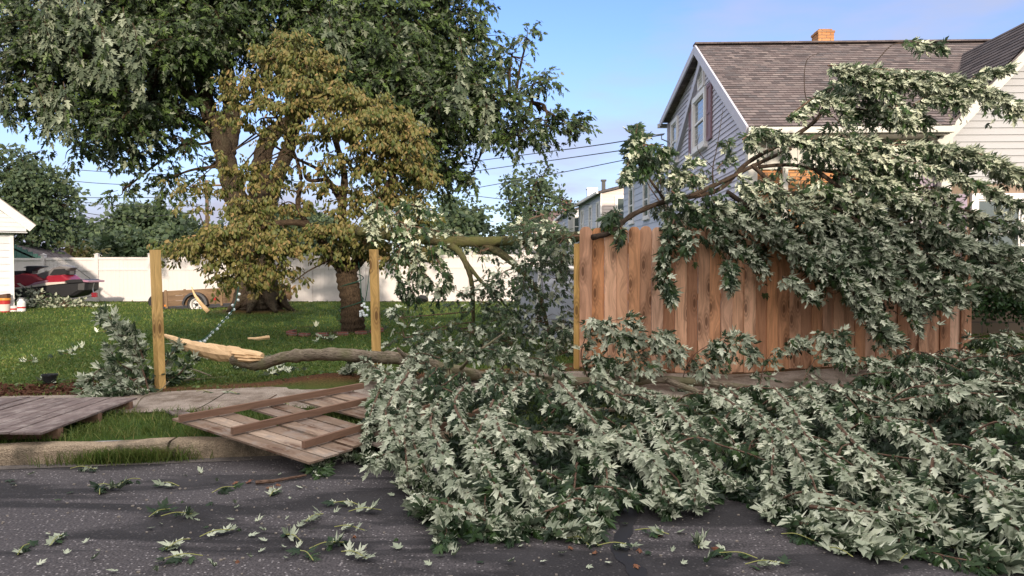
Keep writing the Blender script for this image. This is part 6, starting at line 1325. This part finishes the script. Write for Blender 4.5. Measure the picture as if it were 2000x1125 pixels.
# ---------------------------------------------------------------- utility pole and wires
def poles():
    Y=44; T=thing('utility_pole','slim wooden utility pole seen left of the maple trunk','pole',at(405,505,Y)*(1,1,0)+(0,0,.5)); m=MB(); p=at(405,500,Y); t=at(404,352,Y); m.tube([p*(1,1,0)+(0,0,.5),t],[.15,.10],8); m.build('pole_shaft',M['trailerwood'],T); m=MB(); m.tube([t+(-.9,0,-.3),t+(.9,0,-.3)],.06,4); m.build('crossarm',M['trailerwood'],T)
    W_=[((1296,263,22.6),(1120,290,30),(885,320,44),'upper thick cable from the house corner towards the maple'),((1296,282,24),(1100,310,32),(885,340,44),'middle cable running left from the house corner'),((1232,310,30),(1090,338,36),(885,375,44),'lower cable running left behind the tall airy tree'),((1165,400,45),(1040,395,45),(905,380,46),'thin sagging cable behind the tall airy tree'),
        ((100,328,44),(250,338,44),(480,346,44),'topmost cable left of the maple trunk'),((110,350,44),(180,357,44),(270,362,44),'short cable second from the top left of the maple'),((100,386,44),(260,386,44),(480,384,44),'level cable crossing the pink cloud left of the maple'),((130,410,46),(250,425,46),(404,412,44),'slack cable running to the utility pole'),((140,392,46),(240,402,46),(404,402,44),'faint cable just under the level one, ending at the utility pole'),
        ((140,413,47),(200,432,47),(330,455,47),'sloping cable above the far gable'),((560,352,60),(700,368,60),(885,350,60),'far cable glimpsed between the dogwood branches'),((560,420,60),(740,425,60),(960,432,60),'lowest far cable glimpsed under the dogwood crown')]
    for a,b,c,l in W_:
        m=MB(); m.tube(curve_pts([at(*a),at(*b),at(*c)],8),.017*max(a[2],c[2])/40,4,cap=False); tag(m.build('power_cable',M['black']),l,'cable','power cables across the sky')
poles()
# ---------------------------------------------------------------- leaves and sprigs strewn about
LOC={}
def litter():
    sp=[(205,955,3,'p'),(255,945,4,'g'),(160,920,4,'p'),(195,965,5,'g'),(330,952,3,'g'),(435,962,3,'g'),(535,968,5,'m'),(310,1008,4,'g'),(345,1012,2,'p'),(110,1062,5,'p'),(45,1080,3,'g'),(350,1068,4,'p'),(360,1095,6,'m'),(612,1018,4,'p'),(680,990,3,'m'),(710,1003,3,'p'),(680,1038,4,'p'),(575,1058,3,'m'),(635,1072,4,'m'),(600,1092,3,'g'),(690,1090,6,'p'),(1135,1062,5,'m'),(1200,1072,3,'m'),(1365,1068,5,'p'),(1270,1045,3,'m'),(1445,1092,4,'g'),(1490,1108,4,'m'),(1555,1055,6,'g'),(1640,1085,6,'p'),(1770,1095,4,'p'),(1850,1080,5,'m'),(1130,1060,3,'g'),(700,788,3,'g'),(450,770,3,'g'),(395,768,2,'g'),(545,785,2,'g'),(1660,1050,5,'p'),(1935,1075,5,'m'),(985,1030,3,'m'),(420,1048,2,'p')]
    rec=[]
    for px,py,n,t in sp:
        z=0 if py>905 else .19; c=onz(px,py,z); c[2]=gz(c[0],c[1])+.02
        a=rng.uniform(0,6.28); Lv=Leaves(); w=MB(); d=np.array((math.cos(a),math.sin(a)*.8,0))
        T=thing('leaf_sprig',None,'sprig',c,'leafy sprigs strewn over road and sidewalk')
        P=curve_pts([c-d*.10,c+(0,0,.02),c+d*.12],4); w.tube(P,.003,4); w.build('stem',M['greenstem'],T)
        m=n+3
        tt=rng.uniform(-.06,.12,m)[:,None]; Q=c+d*tt+rng.normal(0,.008,(m,3)); Q[:,2]=c[2]
        Tn=d*rng.uniform(.2,1,(m,1))+rng.normal(0,.6,(m,3))*(1,1,.2)+(0,0,.12); N=np.array((0,-.2,1))+rng.normal(0,.3,(m,3)); pr={'p':.9,'m':.5,'g':.1}[t]
        fl=np.where(rng.random((m,1))<pr,-1.,1.); Lv.add(Q,Tn,N*fl,rng.uniform(.045,.095,m),rng.random(m)*.7); Lv.build('leaves',M['leaf'],T,'hi' if px%2 else 'flat',floor=.006)
        rec.append((px,py,t,T))
    ordn=['first','second','third','fourth','fifth','sixth','seventh','eighth','ninth','tenth','eleventh','twelfth','thirteenth','fourteenth','fifteenth']
    kindw={'p':'pale leaved','g':'dark green','m':'mixed pale and green'}
    bands=[('on the sidewalk',0,900),('on asphalt near the kerb',900,975),('midway across the asphalt',975,1047),('nearest the viewer, left of the crack',1047,1200),('nearest the viewer, right of the crack',1047,1200)]
    for bi,(bn,y0,y1) in enumerate(bands):
        for t in 'pgm':
            q=sorted([r for r in rec if y0<=r[1]<y1 and r[2]==t and (bi<3 or (bi==3)==(r[0]<1230))],key=lambda r:r[0])
            for i,r in enumerate(q): r[3]['label']='%s sprig %s, %s from left'%(kindw[t],bn,ordn[i]) if len(q)>1 else '%s torn sprig %s'%(kindw[t],bn)
    pts=[(98,1060),(170,1062),(75,1110),(182,1100),(480,1048),(283,1030),(420,985),(457,994),(395,1018),(495,1025),(518,1042),(460,1020),(553,1090),(585,1035),(775,975),(800,990),(712,1005),(775,1057),(590,950),(1022,1072),(1095,1078),(1205,1075),(1310,1083),(1330,1110),(1375,1095),(1480,1115),(1270,1078),(1180,1100),(780,1075),(555,1068),(30,950),(50,925),(8,948),(390,925),(120,975),(230,1120),(880,1090),(990,1095),(1500,1045),(1420,1080),(1780,1110),(505,1080),(300,1115),(430,1110),(845,1105),(940,1100),(1230,1030),(1330,1040),(1150,1110)]
    br=[(460,947),(485,945),(540,948),(1408,1078),(690,1052),(1112,1070),(1250,1075),(465,1097),(1290,1050),(1160,1085),(520,905),(1240,1105)]
    def leaf(px,py,mat,lab,grp,cat,size,pale):
        z=0 if py>905 else .2; c=onz(px,py,z); c[2]=gz(c[0],c[1])+.012; Lv=Leaves(); a=rng.uniform(0,6.28); T=np.array([[math.cos(a),math.sin(a),.1]]); N=np.array([[rng.normal(0,.3),rng.normal(0,.3),1.]])
        Lv.add(np.array([c]),T,N*(-1 if pale else 1),np.array([size]),np.array([rng.uniform(.1,.75)])); o=Lv.build('fallen_leaf',M[mat],None,'hi' if int(px)%3==0 else 'flat',floor=.004); tag(o,lab,cat,grp)
    for px,py in pts: leaf(px+rng.normal(0,4),py+rng.normal(0,3),'leaf','single pale maple leaf lying underside up, apart from the sprigs','single pale leaves on the ground','leaf',rng.uniform(.035,.08),rng.random()<.8)
    for i in range(30): leaf(rng.uniform(0,1100),rng.uniform(925,1115),'leaf','single pale maple leaf lying underside up, apart from the sprigs','single pale leaves on the ground','leaf',rng.uniform(.03,.06),rng.random()<.7)
    for px,py in br: leaf(px,py,'brownleaf','small dry orange brown leaf on the asphalt, %s from the left'%ordn[sorted(p_[0]+p_[1]*1e-4 for p_ in br).index(px+py*1e-4)],'dry brown leaves on the road','leaf',rng.uniform(.04,.07),False)
    # leaves blown over the lawn: green tufts and pale bits
    lw=[(470,720,8),(520,700,5),(640,665,14),(540,735,10),(570,730,8),(145,680,8),(130,690,5),(60,705,5),(310,560+60,4),(600,640,4),(140,745,4),(80,745,4),(1660,735,4),(1560,735,3),(415,700,4),(210,650,4),(1450,742,3),(1350,735,4)]
    lo=['leftmost','second','third','fourth','fifth','sixth','seventh','eighth','ninth','tenth','eleventh','twelfth','thirteenth','fourteenth','fifteenth','sixteenth','seventeenth','eighteenth']
    for li,(px,py,m) in enumerate(lw):
        c=onz(px,py,.22+max(0,(720-py))*.0016); c[2]=gz(c[0],c[1])+.05; Lv=Leaves(); T=thing('leaf_sprig','pale torn sprig blown over lawn or fence foot, %s from the left'%lo[sorted(range(len(lw)),key=lambda i:lw[i][0]).index(li)],'sprig',c,'leafy sprigs blown over the lawn')
        w=MB(); w.tube([c-(.12,0,0),c+(.1,.02,.02)],.004,4); w.build('stem',M['twig'],T)
        Q=c+rng.normal(0,.10,(m,3))*(1.3,1,.25); Lv.add(Q,rng.normal(0,1,(m,3))*(1,1,.3),np.array((0,-.4,1))*np.where(rng.random((m,1))<.7,-1,1)+rng.normal(0,.4,(m,3)),rng.uniform(.08,.13,m),rng.random(m)); Lv.build('leaves',M['leaf'],T,'hi',floor=.02)
litter()
